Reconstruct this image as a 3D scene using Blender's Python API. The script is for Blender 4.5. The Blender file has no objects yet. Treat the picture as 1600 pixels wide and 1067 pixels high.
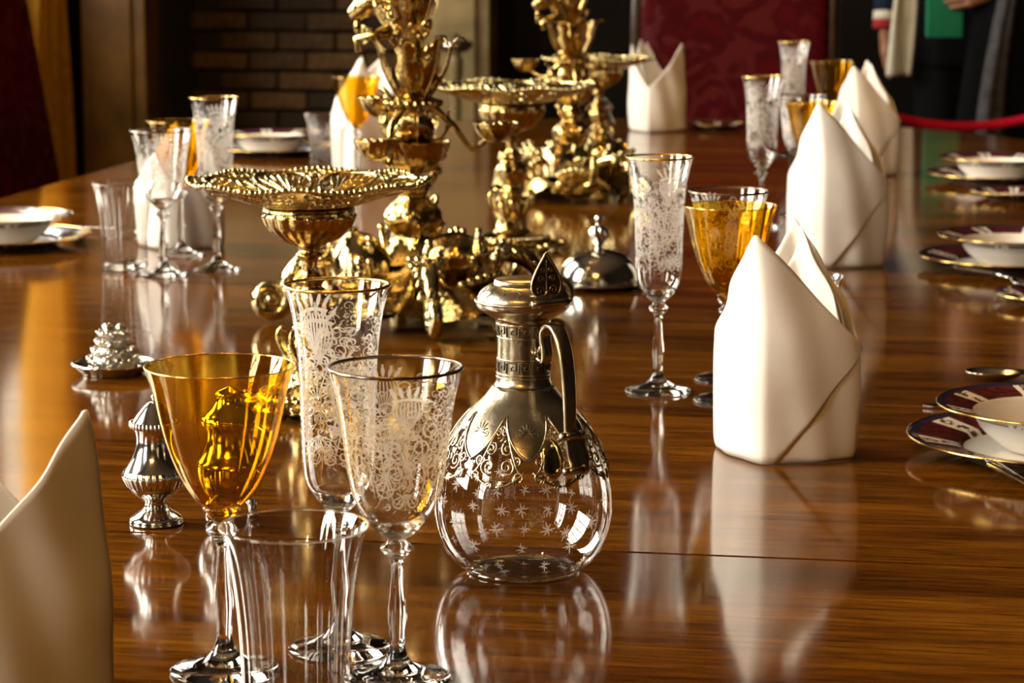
import bpy, bmesh, math, random
from math import sin, cos, pi, radians, sqrt, atan2
from mathutils import Vector, Matrix, noise

# ------------------------------------------------------------------ camera, world, light, exposure
sc = bpy.context.scene
COL = sc.collection
TZ = 0.76                     # height of the table top
U0 = -0.65                    # centre line of the table (x); table runs along +y
cam_d = bpy.data.cameras.new('camera')
cam = bpy.data.objects.new('camera', cam_d); COL.objects.link(cam)
cam.location = (0, 0, TZ + 0.45)
cam.rotation_euler = (radians(90 - 9.11), 0, radians(9.5))
cam_d.sensor_width = 22.3; cam_d.lens = 55.0
cam_d.clip_start = 0.05; cam_d.clip_end = 60
cam_d.dof.use_dof = True; cam_d.dof.focus_distance = 1.80; cam_d.dof.aperture_fstop = 10.0
sc.camera = cam

world = bpy.data.worlds.new('world'); sc.world = world; world.use_nodes = True
world.node_tree.nodes['Background'].inputs[0].default_value = (0.75, 0.85, 1.0, 1)
world.node_tree.nodes['Background'].inputs[1].default_value = 0.6

WINDOWS = [(-1.9, -0.5), (0.7, 2.1), (3.3, 4.7), (6.2, 8.40)]       # y ranges of the windows in the left wall
WZ0, WZ1 = 1.12, 3.5
WL = -3.05                    # left wall x
WIN_POWER = [210, 310, 290, 150]
for (a, b), pw in zip(WINDOWS, WIN_POWER):
    ld = bpy.data.lights.new('window_daylight', 'AREA'); ld.shape = 'RECTANGLE'
    ld.size = b - a; ld.size_y = WZ1 - WZ0; ld.energy = pw; ld.color = (1.0, 0.92, 0.78)
    lo = bpy.data.objects.new('window_daylight', ld); COL.objects.link(lo)
    lo.location = (WL - 0.32, (a + b) / 2, (WZ0 + WZ1) / 2)
    lo.rotation_euler = (radians(90), 0, radians(-90))
BULB = 2400.0                  # emission of the chandelier bulbs
vs = sc.view_settings
vs.view_transform = 'Standard'; vs.look = 'None'; vs.gamma = 1.0; vs.use_curve_mapping = False
vs.exposure = 0.30
cy = sc.cycles
cy.max_bounces = 14; cy.transparent_max_bounces = 40; cy.transmission_bounces = 12; cy.glossy_bounces = 6
cy.diffuse_bounces = 3; cy.caustics_reflective = False; cy.caustics_refractive = False
cy.sample_clamp_indirect = 6.0; cy.use_denoising = True

# ------------------------------------------------------------------ materials
M = {}
def new_mat(name):
    m = bpy.data.materials.new(name); m.use_nodes = True
    nt = m.node_tree; nt.nodes.clear()
    out = nt.nodes.new('ShaderNodeOutputMaterial')
    M[name] = m
    return m, nt, out
def N(nt, typ, **kw):
    n = nt.nodes.new(typ)
    for k, v in kw.items():
        if k.startswith('i_'):
            n.inputs[k[2:].replace('_', ' ')].default_value = v
        else:
            setattr(n, k, v)
    return n
def L(nt, a, b): nt.links.new(a, b)
def math_n(nt, op, a, b=None, clamp=False):
    n = nt.nodes.new('ShaderNodeMath'); n.operation = op; n.use_clamp = clamp
    for i, x in enumerate((a, b)):
        if x is None: continue
        if isinstance(x, (int, float)): n.inputs[i].default_value = x
        else: nt.links.new(x, n.inputs[i])
    return n.outputs[0]
def ramp(nt, fac, stops, interp='LINEAR'):
    r = nt.nodes.new('ShaderNodeValToRGB'); r.color_ramp.interpolation = interp
    e = r.color_ramp.elements
    while len(e) > 1: e.remove(e[-1])
    e[0].position = stops[0][0]; e[0].color = (*stops[0][1], 1)
    for p, c in stops[1:]:
        q = e.new(p); q.color = (*c, 1)
    nt.links.new(fac, r.inputs[0])
    return r.outputs[0]
def principled(name, color, rough=0.5, metal=0.0, bump=0.0, bscale=200.0, vary=0.0, vscale=20.0, spec=0.5, sheen=0.0, stretch=None):
    m, nt, out = new_mat(name)
    p = N(nt, 'ShaderNodeBsdfPrincipled')
    p.inputs['Base Color'].default_value = (*color, 1); p.inputs['Roughness'].default_value = rough
    p.inputs['Metallic'].default_value = metal; p.inputs['Specular IOR Level'].default_value = spec
    if sheen: p.inputs['Sheen Weight'].default_value = sheen
    tc = N(nt, 'ShaderNodeTexCoord'); co = tc.outputs['Object']
    if stretch:
        mp = N(nt, 'ShaderNodeMapping'); mp.inputs['Scale'].default_value = stretch
        L(nt, co, mp.inputs[0]); co = mp.outputs[0]
    if vary:
        n = N(nt, 'ShaderNodeTexNoise'); n.inputs['Scale'].default_value = vscale; n.inputs['Detail'].default_value = 5
        L(nt, co, n.inputs['Vector'])
        c = ramp(nt, n.outputs[0], [(0.3, tuple(x * (1 - vary) for x in color)), (0.7, tuple(min(1, x * (1 + vary)) for x in color))])
        L(nt, c, p.inputs['Base Color'])
    if bump:
        n = N(nt, 'ShaderNodeTexNoise'); n.inputs['Scale'].default_value = bscale; n.inputs['Detail'].default_value = 3
        L(nt, co, n.inputs['Vector'])
        b = N(nt, 'ShaderNodeBump'); b.inputs['Strength'].default_value = bump; b.inputs['Distance'].default_value = 0.002
        L(nt, n.outputs[0], b.inputs['Height']); L(nt, b.outputs[0], p.inputs['Normal'])
    L(nt, p.outputs[0], out.inputs[0])
    return m

def thin_glass(name, tint, refl=1.7, haze=0.0, hcol=(1, 1, 1), spec=(1, 1, 1)):
    m, nt, out = new_mat(name)
    lw = N(nt, 'ShaderNodeLayerWeight'); lw.inputs[0].default_value = 0.5
    f = math_n(nt, 'POWER', lw.outputs['Facing'], 4.0)
    f = math_n(nt, 'MULTIPLY', f, 0.93)
    f = math_n(nt, 'ADD', f, 0.05)
    f = math_n(nt, 'MULTIPLY', f, refl, True)
    tr = N(nt, 'ShaderNodeBsdfTransparent'); tr.inputs[0].default_value = (*tint, 1)
    gl = N(nt, 'ShaderNodeBsdfGlossy'); gl.inputs['Roughness'].default_value = 0.015; gl.inputs[0].default_value = (*spec, 1)
    src = tr.outputs[0]
    if haze:
        df = N(nt, 'ShaderNodeBsdfTranslucent'); df.inputs[0].default_value = (*hcol, 1)
        mx = N(nt, 'ShaderNodeMixShader'); mx.inputs[0].default_value = haze
        L(nt, src, mx.inputs[1]); L(nt, df.outputs[0], mx.inputs[2]); src = mx.outputs[0]
    mix = N(nt, 'ShaderNodeMixShader')
    L(nt, f, mix.inputs[0]); L(nt, src, mix.inputs[1]); L(nt, gl.outputs[0], mix.inputs[2])
    L(nt, mix.outputs[0], out.inputs[0])
    return m
def solid_glass(name, color):
    m, nt, out = new_mat(name)
    g = N(nt, 'ShaderNodeBsdfGlass'); g.inputs['Color'].default_value = (*color, 1); g.inputs['IOR'].default_value = 1.48
    g.inputs['Roughness'].default_value = 0.0
    L(nt, g.outputs[0], out.inputs[0])
def frosted(name, alpha):
    m, nt, out = new_mat(name)
    d = N(nt, 'ShaderNodeBsdfDiffuse'); d.inputs[0].default_value = (0.9, 0.87, 0.82, 1)
    t = N(nt, 'ShaderNodeBsdfTranslucent'); t.inputs[0].default_value = (0.9, 0.87, 0.82, 1)
    a = N(nt, 'ShaderNodeMixShader'); a.inputs[0].default_value = 0.5
    L(nt, d.outputs[0], a.inputs[1]); L(nt, t.outputs[0], a.inputs[2])
    tr = N(nt, 'ShaderNodeBsdfTransparent')
    b = N(nt, 'ShaderNodeMixShader'); b.inputs[0].default_value = alpha
    L(nt, tr.outputs[0], b.inputs[1]); L(nt, a.outputs[0], b.inputs[2]); L(nt, b.outputs[0], out.inputs[0])

thin_glass('clear_glass', (0.985, 0.98, 0.97), 1.7)
thin_glass('tumbler_glass', (0.95, 0.94, 0.92), 2.6)
thin_glass('amber_glass', (0.90, 0.60, 0.06), 1.5, haze=0.015, hcol=(0.95, 0.5, 0.03), spec=(1, 0.8, 0.4))
solid_glass('crystal', (0.985, 0.98, 0.97)); solid_glass('amber_crystal', (0.95, 0.72, 0.3))
frosted('etched_frost', 0.80); frosted('cut_frost', 0.45)
principled('silver', (0.66, 0.62, 0.55), 0.13, 1.0, bump=0.08, bscale=120, vary=0.12, vscale=60)
principled('old_silver', (0.44, 0.375, 0.26), 0.26, 1.0, bump=0.15, bscale=160, vary=0.25, vscale=50)
principled('silver_dark', (0.10, 0.085, 0.06), 0.5, 0.8, vary=0.2)
principled('gilt', (0.47, 0.335, 0.125), 0.10, 1.0, bump=0.42, bscale=230, vary=0.25, vscale=60)
principled('gilt_pale', (0.58, 0.47, 0.235), 0.11, 1.0, bump=0.22, bscale=260, vary=0.25, vscale=70)
principled('gilt_rim', (0.75, 0.50, 0.16), 0.2, 1.0, bump=0.1)
principled('platinum_rim', (0.26, 0.20, 0.16), 0.22, 1.0, bump=0.1)
principled('porcelain', (0.82, 0.79, 0.71), 0.08, 0.0, vary=0.02)
principled('brass', (0.6, 0.42, 0.14), 0.25, 1.0, vary=0.15)
principled('crimson_damask_dark', (0.055, 0.003, 0.006), 0.8, vary=0.3, vscale=300, sheen=0.1)
principled('dark_wood', (0.03, 0.014, 0.006), 0.35, vary=0.4, vscale=12, bump=0.2, bscale=60, stretch=(1, 8, 1))
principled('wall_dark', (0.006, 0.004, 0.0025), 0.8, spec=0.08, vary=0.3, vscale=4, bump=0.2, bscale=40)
principled('floor_wood', (0.05, 0.025, 0.012), 0.35, vary=0.4, vscale=6, stretch=(8, 1, 1))
principled('ceiling_plaster', (0.04, 0.03, 0.02), 0.9, vary=0.1)
principled('surround_stone', (0.24, 0.18, 0.075), 0.45, vary=0.35, vscale=9, bump=0.2, bscale=50)
principled('surround_shaded', (0.15, 0.075, 0.012), 0.45, vary=0.35, vscale=9, bump=0.2, bscale=50)  # left jamb: same stone, its dim grazing light put into a browner colour
principled('mortar', (0.02, 0.014, 0.008), 0.95, vary=0.3, bump=0.4)
for i, c in enumerate([(0.115, 0.062, 0.018), (0.07, 0.038, 0.012), (0.035, 0.02, 0.008)]):
    principled('brick_%d' % i, c, 0.85, vary=0.4, vscale=30, bump=0.5, bscale=90)
principled('rope_velvet', (0.50, 0.006, 0.025), 0.8, vary=0.3, vscale=200, spec=0.1)
principled('black_cloth', (0.003, 0.003, 0.0035), 0.9, spec=0.1, vary=0.3, vscale=40)
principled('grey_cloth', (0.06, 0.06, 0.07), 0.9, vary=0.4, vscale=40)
principled('navy_cloth', (0.010, 0.018, 0.045), 0.9, spec=0.1, vary=0.2, vscale=40)
principled('white_cloth', (0.7, 0.68, 0.56), 0.9, vary=0.1, vscale=30)
principled('red_cloth', (0.35, 0.015, 0.02), 0.9, vary=0.1)
principled('green_card', (0.01, 0.36, 0.20), 0.6, vary=0.08)
principled('skin', (0.34, 0.16, 0.09), 0.5, vary=0.08)
principled('hair', (0.03, 0.02, 0.012), 0.6, vary=0.3, vscale=80)
principled('window_paint', (0.35, 0.32, 0.26), 0.5, vary=0.05)
principled('candle_wax', (0.75, 0.68, 0.5), 0.5, vary=0.05)

def make_special():
    # napkin linen: diffuse with light passing through
    m, nt, out = new_mat('linen')
    tc = N(nt, 'ShaderNodeTexCoord')
    n = N(nt, 'ShaderNodeTexNoise'); n.inputs['Scale'].default_value = 25; n.inputs['Detail'].default_value = 3
    L(nt, tc.outputs['Object'], n.inputs['Vector'])
    col = ramp(nt, n.outputs[0], [(0.3, (0.80, 0.765, 0.70)), (0.7, (0.86, 0.83, 0.77))])
    wv = N(nt, 'ShaderNodeTexWave'); wv.inputs['Scale'].default_value = 420; wv.bands_direction = 'Z'
    L(nt, tc.outputs['Object'], wv.inputs['Vector'])
    b = N(nt, 'ShaderNodeBump'); b.inputs['Strength'].default_value = 0.05; b.inputs['Distance'].default_value = 0.001
    L(nt, wv.outputs[0], b.inputs['Height'])
    d = N(nt, 'ShaderNodeBsdfDiffuse'); t = N(nt, 'ShaderNodeBsdfTranslucent')
    for q in (d, t): L(nt, col, q.inputs[0]); L(nt, b.outputs[0], q.inputs['Normal'])
    mx = N(nt, 'ShaderNodeMixShader'); mx.inputs[0].default_value = 0.16
    L(nt, d.outputs[0], mx.inputs[1]); L(nt, t.outputs[0], mx.inputs[2]); L(nt, mx.outputs[0], out.inputs[0])
    # polished table wood, grain along x
    m, nt, out = new_mat('table_wood')
    p = N(nt, 'ShaderNodeBsdfPrincipled')
    tc = N(nt, 'ShaderNodeTexCoord')
    def nz(scale, sc_, det, rgh, dist=0.0):
        mp = N(nt, 'ShaderNodeMapping'); mp.inputs['Scale'].default_value = scale
        L(nt, tc.outputs['Object'], mp.inputs[0])
        q = N(nt, 'ShaderNodeTexNoise'); q.inputs['Scale'].default_value = sc_; q.inputs['Detail'].default_value = det; q.inputs['Roughness'].default_value = rgh; q.inputs['Distortion'].default_value = dist
        L(nt, mp.outputs[0], q.inputs['Vector']); return q.outputs[0]
    n1 = nz((1.2, 9, 1), 2.0, 5, 0.55, 0.6)                            # broad figure
    n2 = nz((14, 190, 1), 2.0, 5, 0.65)                                # fine dark flecks
    n3 = nz((2.5, 60, 1), 2.0, 3, 0.5, 0.4)                            # streaks
    c1 = ramp(nt, n1, [(0.30, (0.066, 0.019, 0.0014)), (0.5, (0.138, 0.045, 0.0028)), (0.70, (0.21, 0.076, 0.0050))])
    c2 = ramp(nt, n2, [(0.36, (0.22, 0.18, 0.14)), (0.54, (1, 1, 1))])
    c3 = ramp(nt, n3, [(0.38, (0.50, 0.44, 0.40)), (0.55, (1, 1, 1))])
    def mul(a, b, f):
        mm = N(nt, 'ShaderNodeMix'); mm.data_type = 'RGBA'; mm.blend_type = 'MULTIPLY'; mm.inputs[0].default_value = f
        L(nt, a, mm.inputs[6]); L(nt, b, mm.inputs[7]); return mm.outputs[2]
    L(nt, mul(mul(c1, c2, 0.7), c3, 0.85), p.inputs['Base Color'])
    r = ramp(nt, n3, [(0.3, (0.105,) * 3), (0.7, (0.08,) * 3)])
    L(nt, r, p.inputs['Roughness'])
    p.inputs['IOR'].default_value = 1.5
    b = N(nt, 'ShaderNodeBump'); b.inputs['Strength'].default_value = 0.012; b.inputs['Distance'].default_value = 0.002
    L(nt, n1, b.inputs['Height']); L(nt, b.outputs[0], p.inputs['Normal'])
    L(nt, p.outputs[0], out.inputs[0])
    # decorated porcelain: polar print
    m, nt, out = new_mat('banded_porcelain')
    p = N(nt, 'ShaderNodeBsdfPrincipled'); p.inputs['Roughness'].default_value = 0.08
    tc = N(nt, 'ShaderNodeTexCoord'); sp = N(nt, 'ShaderNodeSeparateXYZ'); L(nt, tc.outputs['Object'], sp.inputs[0])
    x, y = sp.outputs[0], sp.outputs[1]
    rr = math_n(nt, 'SQRT', math_n(nt, 'ADD', math_n(nt, 'MULTIPLY', x, x), math_n(nt, 'MULTIPLY', y, y)))
    rn = math_n(nt, 'DIVIDE', rr, 0.131)
    th = math_n(nt, 'ARCTAN2', y, x)
    nz = N(nt, 'ShaderNodeTexNoise'); nz.inputs['Scale'].default_value = 160; nz.inputs['Detail'].default_value = 2
    L(nt, tc.outputs['Object'], nz.inputs['Vector'])
    maroon = ramp(nt, nz.outputs[0], [(0.4, (0.05, 0.008, 0.009)), (0.62, (0.115, 0.022, 0.020))])
    white = (0.80, 0.76, 0.68)
    band = ramp(nt, rn, [(0.0, white), (0.615, (0, 0, 0)), (0.62, (0, 0, 0))], 'CONSTANT')
    inb = math_n(nt, 'GREATER_THAN', rn, 0.625)
    navy = math_n(nt, 'GREATER_THAN', rn, 0.93)
    fr = math_n(nt, 'FRACT', math_n(nt, 'MULTIPLY', math_n(nt, 'ADD', th, pi + 0.32), 8 / (2 * pi)))
    ab = math_n(nt, 'ABSOLUTE', math_n(nt, 'SUBTRACT', fr, 0.5))
    pan = math_n(nt, 'LESS_THAN', ab, 0.15)
    ink = math_n(nt, 'MULTIPLY', math_n(nt, 'GREATER_THAN', nz.outputs[0], 0.48), math_n(nt, 'LESS_THAN', ab, 0.075))
    def mixc(fac, a, b):
        q = N(nt, 'ShaderNodeMix'); q.data_type = 'RGBA'
        L(nt, fac, q.inputs[0])
        for s, v in ((6, a), (7, b)):
            if isinstance(v, tuple): q.inputs[s].default_value = (*v, 1)
            else: L(nt, v, q.inputs[s])
        return q.outputs[2]
    c = mixc(pan, maroon, white); c = mixc(ink, c, (0.10, 0.06, 0.025))
    c = mixc(navy, c, (0.025, 0.02, 0.05)); c = mixc(inb, white, c)
    L(nt, c, p.inputs['Base Color']); L(nt, p.outputs[0], out.inputs[0])
    # crimson damask for the chair backs: woven figure
    for nm, ca, cb in (('damask', (0.062, 0.0006, 0.0026), (0.042, 0.0004, 0.0016)),):
        m, nt, out = new_mat(nm)
        p = N(nt, 'ShaderNodeBsdfPrincipled'); p.inputs['Specular IOR Level'].default_value = 0.08
        tc = N(nt, 'ShaderNodeTexCoord')
        n = N(nt, 'ShaderNodeTexNoise'); n.inputs['Scale'].default_value = 9; n.inputs['Detail'].default_value = 1; n.inputs['Distortion'].default_value = 2.2
        L(nt, tc.outputs['Object'], n.inputs['Vector'])
        c = ramp(nt, n.outputs[0], [(0.44, ca), (0.50, cb), (0.58, cb), (0.63, ca)])
        rr = ramp(nt, n.outputs[0], [(0.44, (0.5,) * 3), (0.5, (0.8,) * 3)])
        L(nt, c, p.inputs['Base Color']); L(nt, rr, p.inputs['Roughness']); L(nt, p.outputs[0], out.inputs[0])
    # gold silk drape: daylight glows through it
    m, nt, out = new_mat('gold_drape')
    d = N(nt, 'ShaderNodeBsdfDiffuse'); t = N(nt, 'ShaderNodeBsdfTranslucent'); mx = N(nt, 'ShaderNodeMixShader'); mx.inputs[0].default_value = 0.45
    tc = N(nt, 'ShaderNodeTexCoord'); n = N(nt, 'ShaderNodeTexNoise'); n.inputs['Scale'].default_value = 30; L(nt, tc.outputs['Object'], n.inputs['Vector'])
    c = ramp(nt, n.outputs[0], [(0.3, (0.62, 0.33, 0.035)), (0.7, (0.75, 0.43, 0.06))])
    for q in (d, t): L(nt, c, q.inputs[0])
    L(nt, d.outputs[0], mx.inputs[1]); L(nt, t.outputs[0], mx.inputs[2]); L(nt, mx.outputs[0], out.inputs[0])
    # bulbs
    m, nt, out = new_mat('bulb_glow')
    e = N(nt, 'ShaderNodeEmission'); e.inputs[0].default_value = (1.0, 0.50, 0.13, 1); e.inputs[1].default_value = BULB
    L(nt, e.outputs[0], out.inputs[0])
make_special()

# ------------------------------------------------------------------ mesh helpers
class MB:
    def __init__(s): s.v = []; s.f = []
    def add(s, vs, fs):
        o = len(s.v); s.v += [tuple(p) for p in vs]; s.f += [tuple(i + o for i in f) for f in fs]; return s
    def lathe(s, prof, seg=48, cap0=False, cap1=False, rib=None, origin=(0, 0, 0), a0=0.0):
        vs, fs = [], []; n = len(prof)
        for i in range(seg):
            th = a0 + 2 * pi * i / seg
            for r, z in prof:
                k = rib(th, r, z) if rib else 1.0
                vs.append((origin[0] + r * k * cos(th), origin[1] + r * k * sin(th), origin[2] + z))
        for i in range(seg):
            a, b = i * n, ((i + 1) % seg) * n
            for j in range(n - 1): fs.append((a + j, b + j, b + j + 1, a + j + 1))
        if cap0: fs.append(tuple(i * n for i in range(seg))[::-1])
        if cap1: fs.append(tuple(i * n + n - 1 for i in range(seg)))
        return s.add(vs, fs)
    def tube(s, pts, rad, seg=8, flat=1.0, closed=False, up=None):
        pts = [Vector(p) for p in pts]; n = len(pts)
        if isinstance(rad, (int, float)): rad = [rad] * n
        vs, fs = [], []; prev = None
        for i in range(n):
            if closed: t = pts[(i + 1) % n] - pts[i - 1]
            else: t = pts[min(i + 1, n - 1)] - pts[max(i - 1, 0)]
            if t.length < 1e-9: t = Vector((0, 0, 1))
            t.normalize()
            if prev is None:
                ref = Vector(up) if up else (Vector((0, 0, 1)) if abs(t.z) < 0.9 else Vector((1, 0, 0)))
            else: ref = prev
            nrm = ref - t * ref.dot(t)
            if nrm.length < 1e-6: nrm = t.orthogonal()
            nrm.normalize(); prev = nrm; bi = t.cross(nrm)
            for k in range(seg):
                a = 2 * pi * k / seg
                vs.append(pts[i] + nrm * (cos(a) * rad[i] * flat) + bi * (sin(a) * rad[i]))
        m = n if closed else n - 1
        for i in range(m):
            a, b = i * seg, ((i + 1) % n) * seg
            for k in range(seg): fs.append((a + k, a + (k + 1) % seg, b + (k + 1) % seg, b + k))
        if not closed:
            fs.append(tuple(range(seg))[::-1]); fs.append(tuple((n - 1) * seg + k for k in range(seg)))
        return s.add(vs, fs)
    def ball(s, c, r, seg=10, rings=6, sc3=(1, 1, 1)):
        vs = [(c[0], c[1], c[2] - r * sc3[2])]; fs = []
        for j in range(1, rings):
            ph = -pi / 2 + pi * j / rings
            for k in range(seg):
                a = 2 * pi * k / seg
                vs.append((c[0] + r * cos(ph) * cos(a) * sc3[0], c[1] + r * cos(ph) * sin(a) * sc3[1], c[2] + r * sin(ph) * sc3[2]))
        vs.append((c[0], c[1], c[2] + r * sc3[2])); top = len(vs) - 1
        for k in range(seg):
            fs.append((0, 1 + (k + 1) % seg, 1 + k))
            for j in range(rings - 2):
                a = 1 + j * seg; b = a + seg
                fs.append((a + k, a + (k + 1) % seg, b + (k + 1) % seg, b + k))
            a = 1 + (rings - 2) * seg
            fs.append((a + k, a + (k + 1) % seg, top))
        return s.add(vs, fs)
    def box(s, lo, hi):
        x0, y0, z0 = lo; x1, y1, z1 = hi
        vs = [(x0, y0, z0), (x1, y0, z0), (x1, y1, z0), (x0, y1, z0), (x0, y0, z1), (x1, y0, z1), (x1, y1, z1), (x0, y1, z1)]
        return s.add(vs, [(0, 3, 2, 1), (4, 5, 6, 7), (0, 1, 5, 4), (1, 2, 6, 5), (2, 3, 7, 6), (3, 0, 4, 7)])
    def grid(s, fn, nu, nv, closed_u=False):
        vs = [fn(i / (nu if closed_u else nu - 1), j / (nv - 1)) for i in range(nu) for j in range(nv)]
        fs = []
        for i in range(nu if closed_u else nu - 1):
            a, b = i * nv, ((i + 1) % nu) * nv
            for j in range(nv - 1): fs.append((a + j, b + j, b + j + 1, a + j + 1))
        return s.add(vs, fs)
    def xform(s, m, start=0):
        for i in range(start, len(s.v)): s.v[i] = tuple(m @ Vector(s.v[i]))
        return s
    def build(s, name, mat, parent=None, smooth=True, solid=0.0, bevel=0.0, sub=0, loc=None):
        me = bpy.data.meshes.new(name); me.from_pydata(s.v, [], s.f); me.update()
        if smooth: me.polygons.foreach_set('use_smooth', [True] * len(me.polygons))
        me.materials.append(M[mat])
        o = bpy.data.objects.new(name, me); COL.objects.link(o)
        if parent: o.parent = parent
        if loc: o.location = loc
        if solid:
            q = o.modifiers.new('solid', 'SOLIDIFY'); q.thickness = solid; q.offset = 0
        if bevel:
            q = o.modifiers.new('bevel', 'BEVEL'); q.width = bevel; q.segments = 2; q.limit_method = 'ANGLE'; q.angle_limit = radians(40)
        if sub:
            q = o.modifiers.new('sub', 'SUBSURF'); q.levels = sub; q.render_levels = sub
        return o
def tag(o, label, cat, group=None, kind=None):
    o['label'] = label; o['category'] = cat
    if group: o['group'] = group
    if kind: o['kind'] = kind
    return o
def thing(name, label, cat, loc=(0, 0, 0), rz=0.0, group=None):
    o = bpy.data.objects.new(name, None); COL.objects.link(o); o.empty_display_size = 0.05
    o.location = loc; o.rotation_euler = (0, 0, rz)
    return tag(o, label, cat, group)
def struct(o): o['kind'] = 'structure'; return o
def dup(root, loc, rz=0.0, label=None, group=None, scale=None):
    def rec(o, par):
        c = o.copy(); COL.objects.link(c); c.parent = par
        for ch in o.children: rec(ch, c)
        return c
    r = rec(root, None); r.location = loc; r.rotation_euler = (0, 0, rz)
    if label: r['label'] = label
    if group: r['group'] = group
    if scale: r.scale = (scale,) * 3 if isinstance(scale, (int, float)) else scale
    return r
def interp(prof):
    """radius as a function of height for a profile [(r, z)] rising in z"""
    def r(z):
        if z <= prof[0][1]: return prof[0][0]
        for (r0, z0), (r1, z1) in zip(prof, prof[1:]):
            if z <= z1: return r0 + (r1 - r0) * (z - z0) / max(1e-9, z1 - z0)
        return prof[-1][0]
    return r
def smooth_prof(pts, n=6):
    """Catmull-Rom through profile points"""
    out = []
    P = [pts[0]] + list(pts) + [pts[-1]]
    for i in range(1, len(P) - 2):
        p0, p1, p2, p3 = P[i - 1], P[i], P[i + 1], P[i + 2]
        for k in range(n):
            t = k / n
            out.append(tuple(0.5 * (2 * b + (c - a) * t + (2 * a - 5 * b + 4 * c - d) * t * t + (-a + 3 * b - 3 * c + d) * t ** 3) for a, b, c, d in zip(p0, p1, p2, p3)))
    out.append(tuple(pts[-1])); return out
def spiral2(cx, cy, R, a0, turns, n=22, end=0.12, ccw=1):
    return [(cx + R * (1 - (1 - end) * t) * cos(a0 + ccw * 2 * pi * turns * t), cy + R * (1 - (1 - end) * t) * sin(a0 + ccw * 2 * pi * turns * t)) for t in [i / (n - 1) for i in range(n)]]

class SurfaceRibbons:
    """flat ribbons and leaves drawn in (arc, height) on a surface of revolution"""
    def __init__(s, rfun, rmid, off): s.r = rfun; s.rm = rmid; s.off = off; s.mb = MB()
    def P(s, a, z, extra=0.0):
        th = a / s.rm; r = s.r(z) + s.off + extra
        return (r * cos(th), r * sin(th), z)
    def ribbon(s, pts, w, taper=True):
        n = len(pts); vs = []; fs = []
        for i in range(n):
            dx = pts[min(i + 1, n - 1)][0] - pts[max(i - 1, 0)][0]; dz = pts[min(i + 1, n - 1)][1] - pts[max(i - 1, 0)][1]
            l = sqrt(dx * dx + dz * dz) or 1; t = i / (n - 1)
            ww = w * (0.35 + 0.65 * sin(pi * min(1, t * 1.15 + 0.12))) if taper else w
            nx, nz = -dz / l * ww / 2, dx / l * ww / 2
            vs.append(s.P(pts[i][0] + nx, pts[i][1] + nz)); vs.append(s.P(pts[i][0] - nx, pts[i][1] - nz))
        for i in range(n - 1): fs.append((2 * i, 2 * i + 1, 2 * i + 3, 2 * i + 2))
        s.mb.add(vs, fs)
    def leaf(s, x, z, ang, ln, wd):
        ca, sa = cos(ang), sin(ang); n = 6; vs = []; fs = []
        for i in range(n + 1):
            t = i / n; w = wd * sin(pi * t) ** 0.8 * (1 - 0.3 * t) / 2 if 0 < t < 1 else 0.0002
            for sg in (1, -1):
                px, pz = ln * t, sg * w
                vs.append(s.P(x + px * ca - pz * sa, z + px * sa + pz * ca))
        for i in range(n): fs.append((2 * i, 2 * i + 1, 2 * i + 3, 2 * i + 2))
        s.mb.add(vs, fs)
    def dot(s, x, z, r):
        vs = [s.P(x, z)] + [s.P(x + r * cos(k * pi / 4), z + r * sin(k * pi / 4)) for k in range(8)]
        s.mb.add(vs, [(0, 1 + k, 1 + (k + 1) % 8) for k in range(8)])

# ------------------------------------------------------------------ the room
def wall_boxes(name, mat, boxes):
    mb = MB()
    for lo, hi in boxes: mb.box(lo, hi)
    return struct(mb.build(name, mat, smooth=False))
YF, YB, WR, ZC = 8.55, -3.0, 3.6, 4.4
wall_boxes('floor', 'floor_wood', [((WL - 0.3, YB - 0.3, -0.1), (WR + 0.3, YF + 0.9, 0.0))])
wall_boxes('ceiling', 'ceiling_plaster', [((WL - 0.3, YB - 0.3, ZC), (WR + 0.3, YF + 0.9, ZC + 0.1))])
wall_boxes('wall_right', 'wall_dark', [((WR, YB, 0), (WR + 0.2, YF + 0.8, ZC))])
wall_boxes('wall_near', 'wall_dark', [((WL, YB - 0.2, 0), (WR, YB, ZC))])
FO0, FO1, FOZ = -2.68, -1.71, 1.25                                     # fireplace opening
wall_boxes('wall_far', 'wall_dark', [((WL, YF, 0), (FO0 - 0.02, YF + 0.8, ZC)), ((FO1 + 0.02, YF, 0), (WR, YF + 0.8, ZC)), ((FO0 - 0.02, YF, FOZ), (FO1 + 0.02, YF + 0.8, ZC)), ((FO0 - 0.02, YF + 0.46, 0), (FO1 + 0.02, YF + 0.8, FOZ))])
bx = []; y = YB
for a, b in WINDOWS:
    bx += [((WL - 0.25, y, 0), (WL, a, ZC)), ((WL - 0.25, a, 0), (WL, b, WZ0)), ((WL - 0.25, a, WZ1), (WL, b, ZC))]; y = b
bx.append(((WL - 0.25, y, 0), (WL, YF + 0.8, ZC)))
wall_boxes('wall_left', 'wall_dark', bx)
bb = wall_boxes('baseboard_far', 'dark_wood', [((-1.2, YF - 0.02, 0), (WR, YF, 0.18))])
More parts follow.
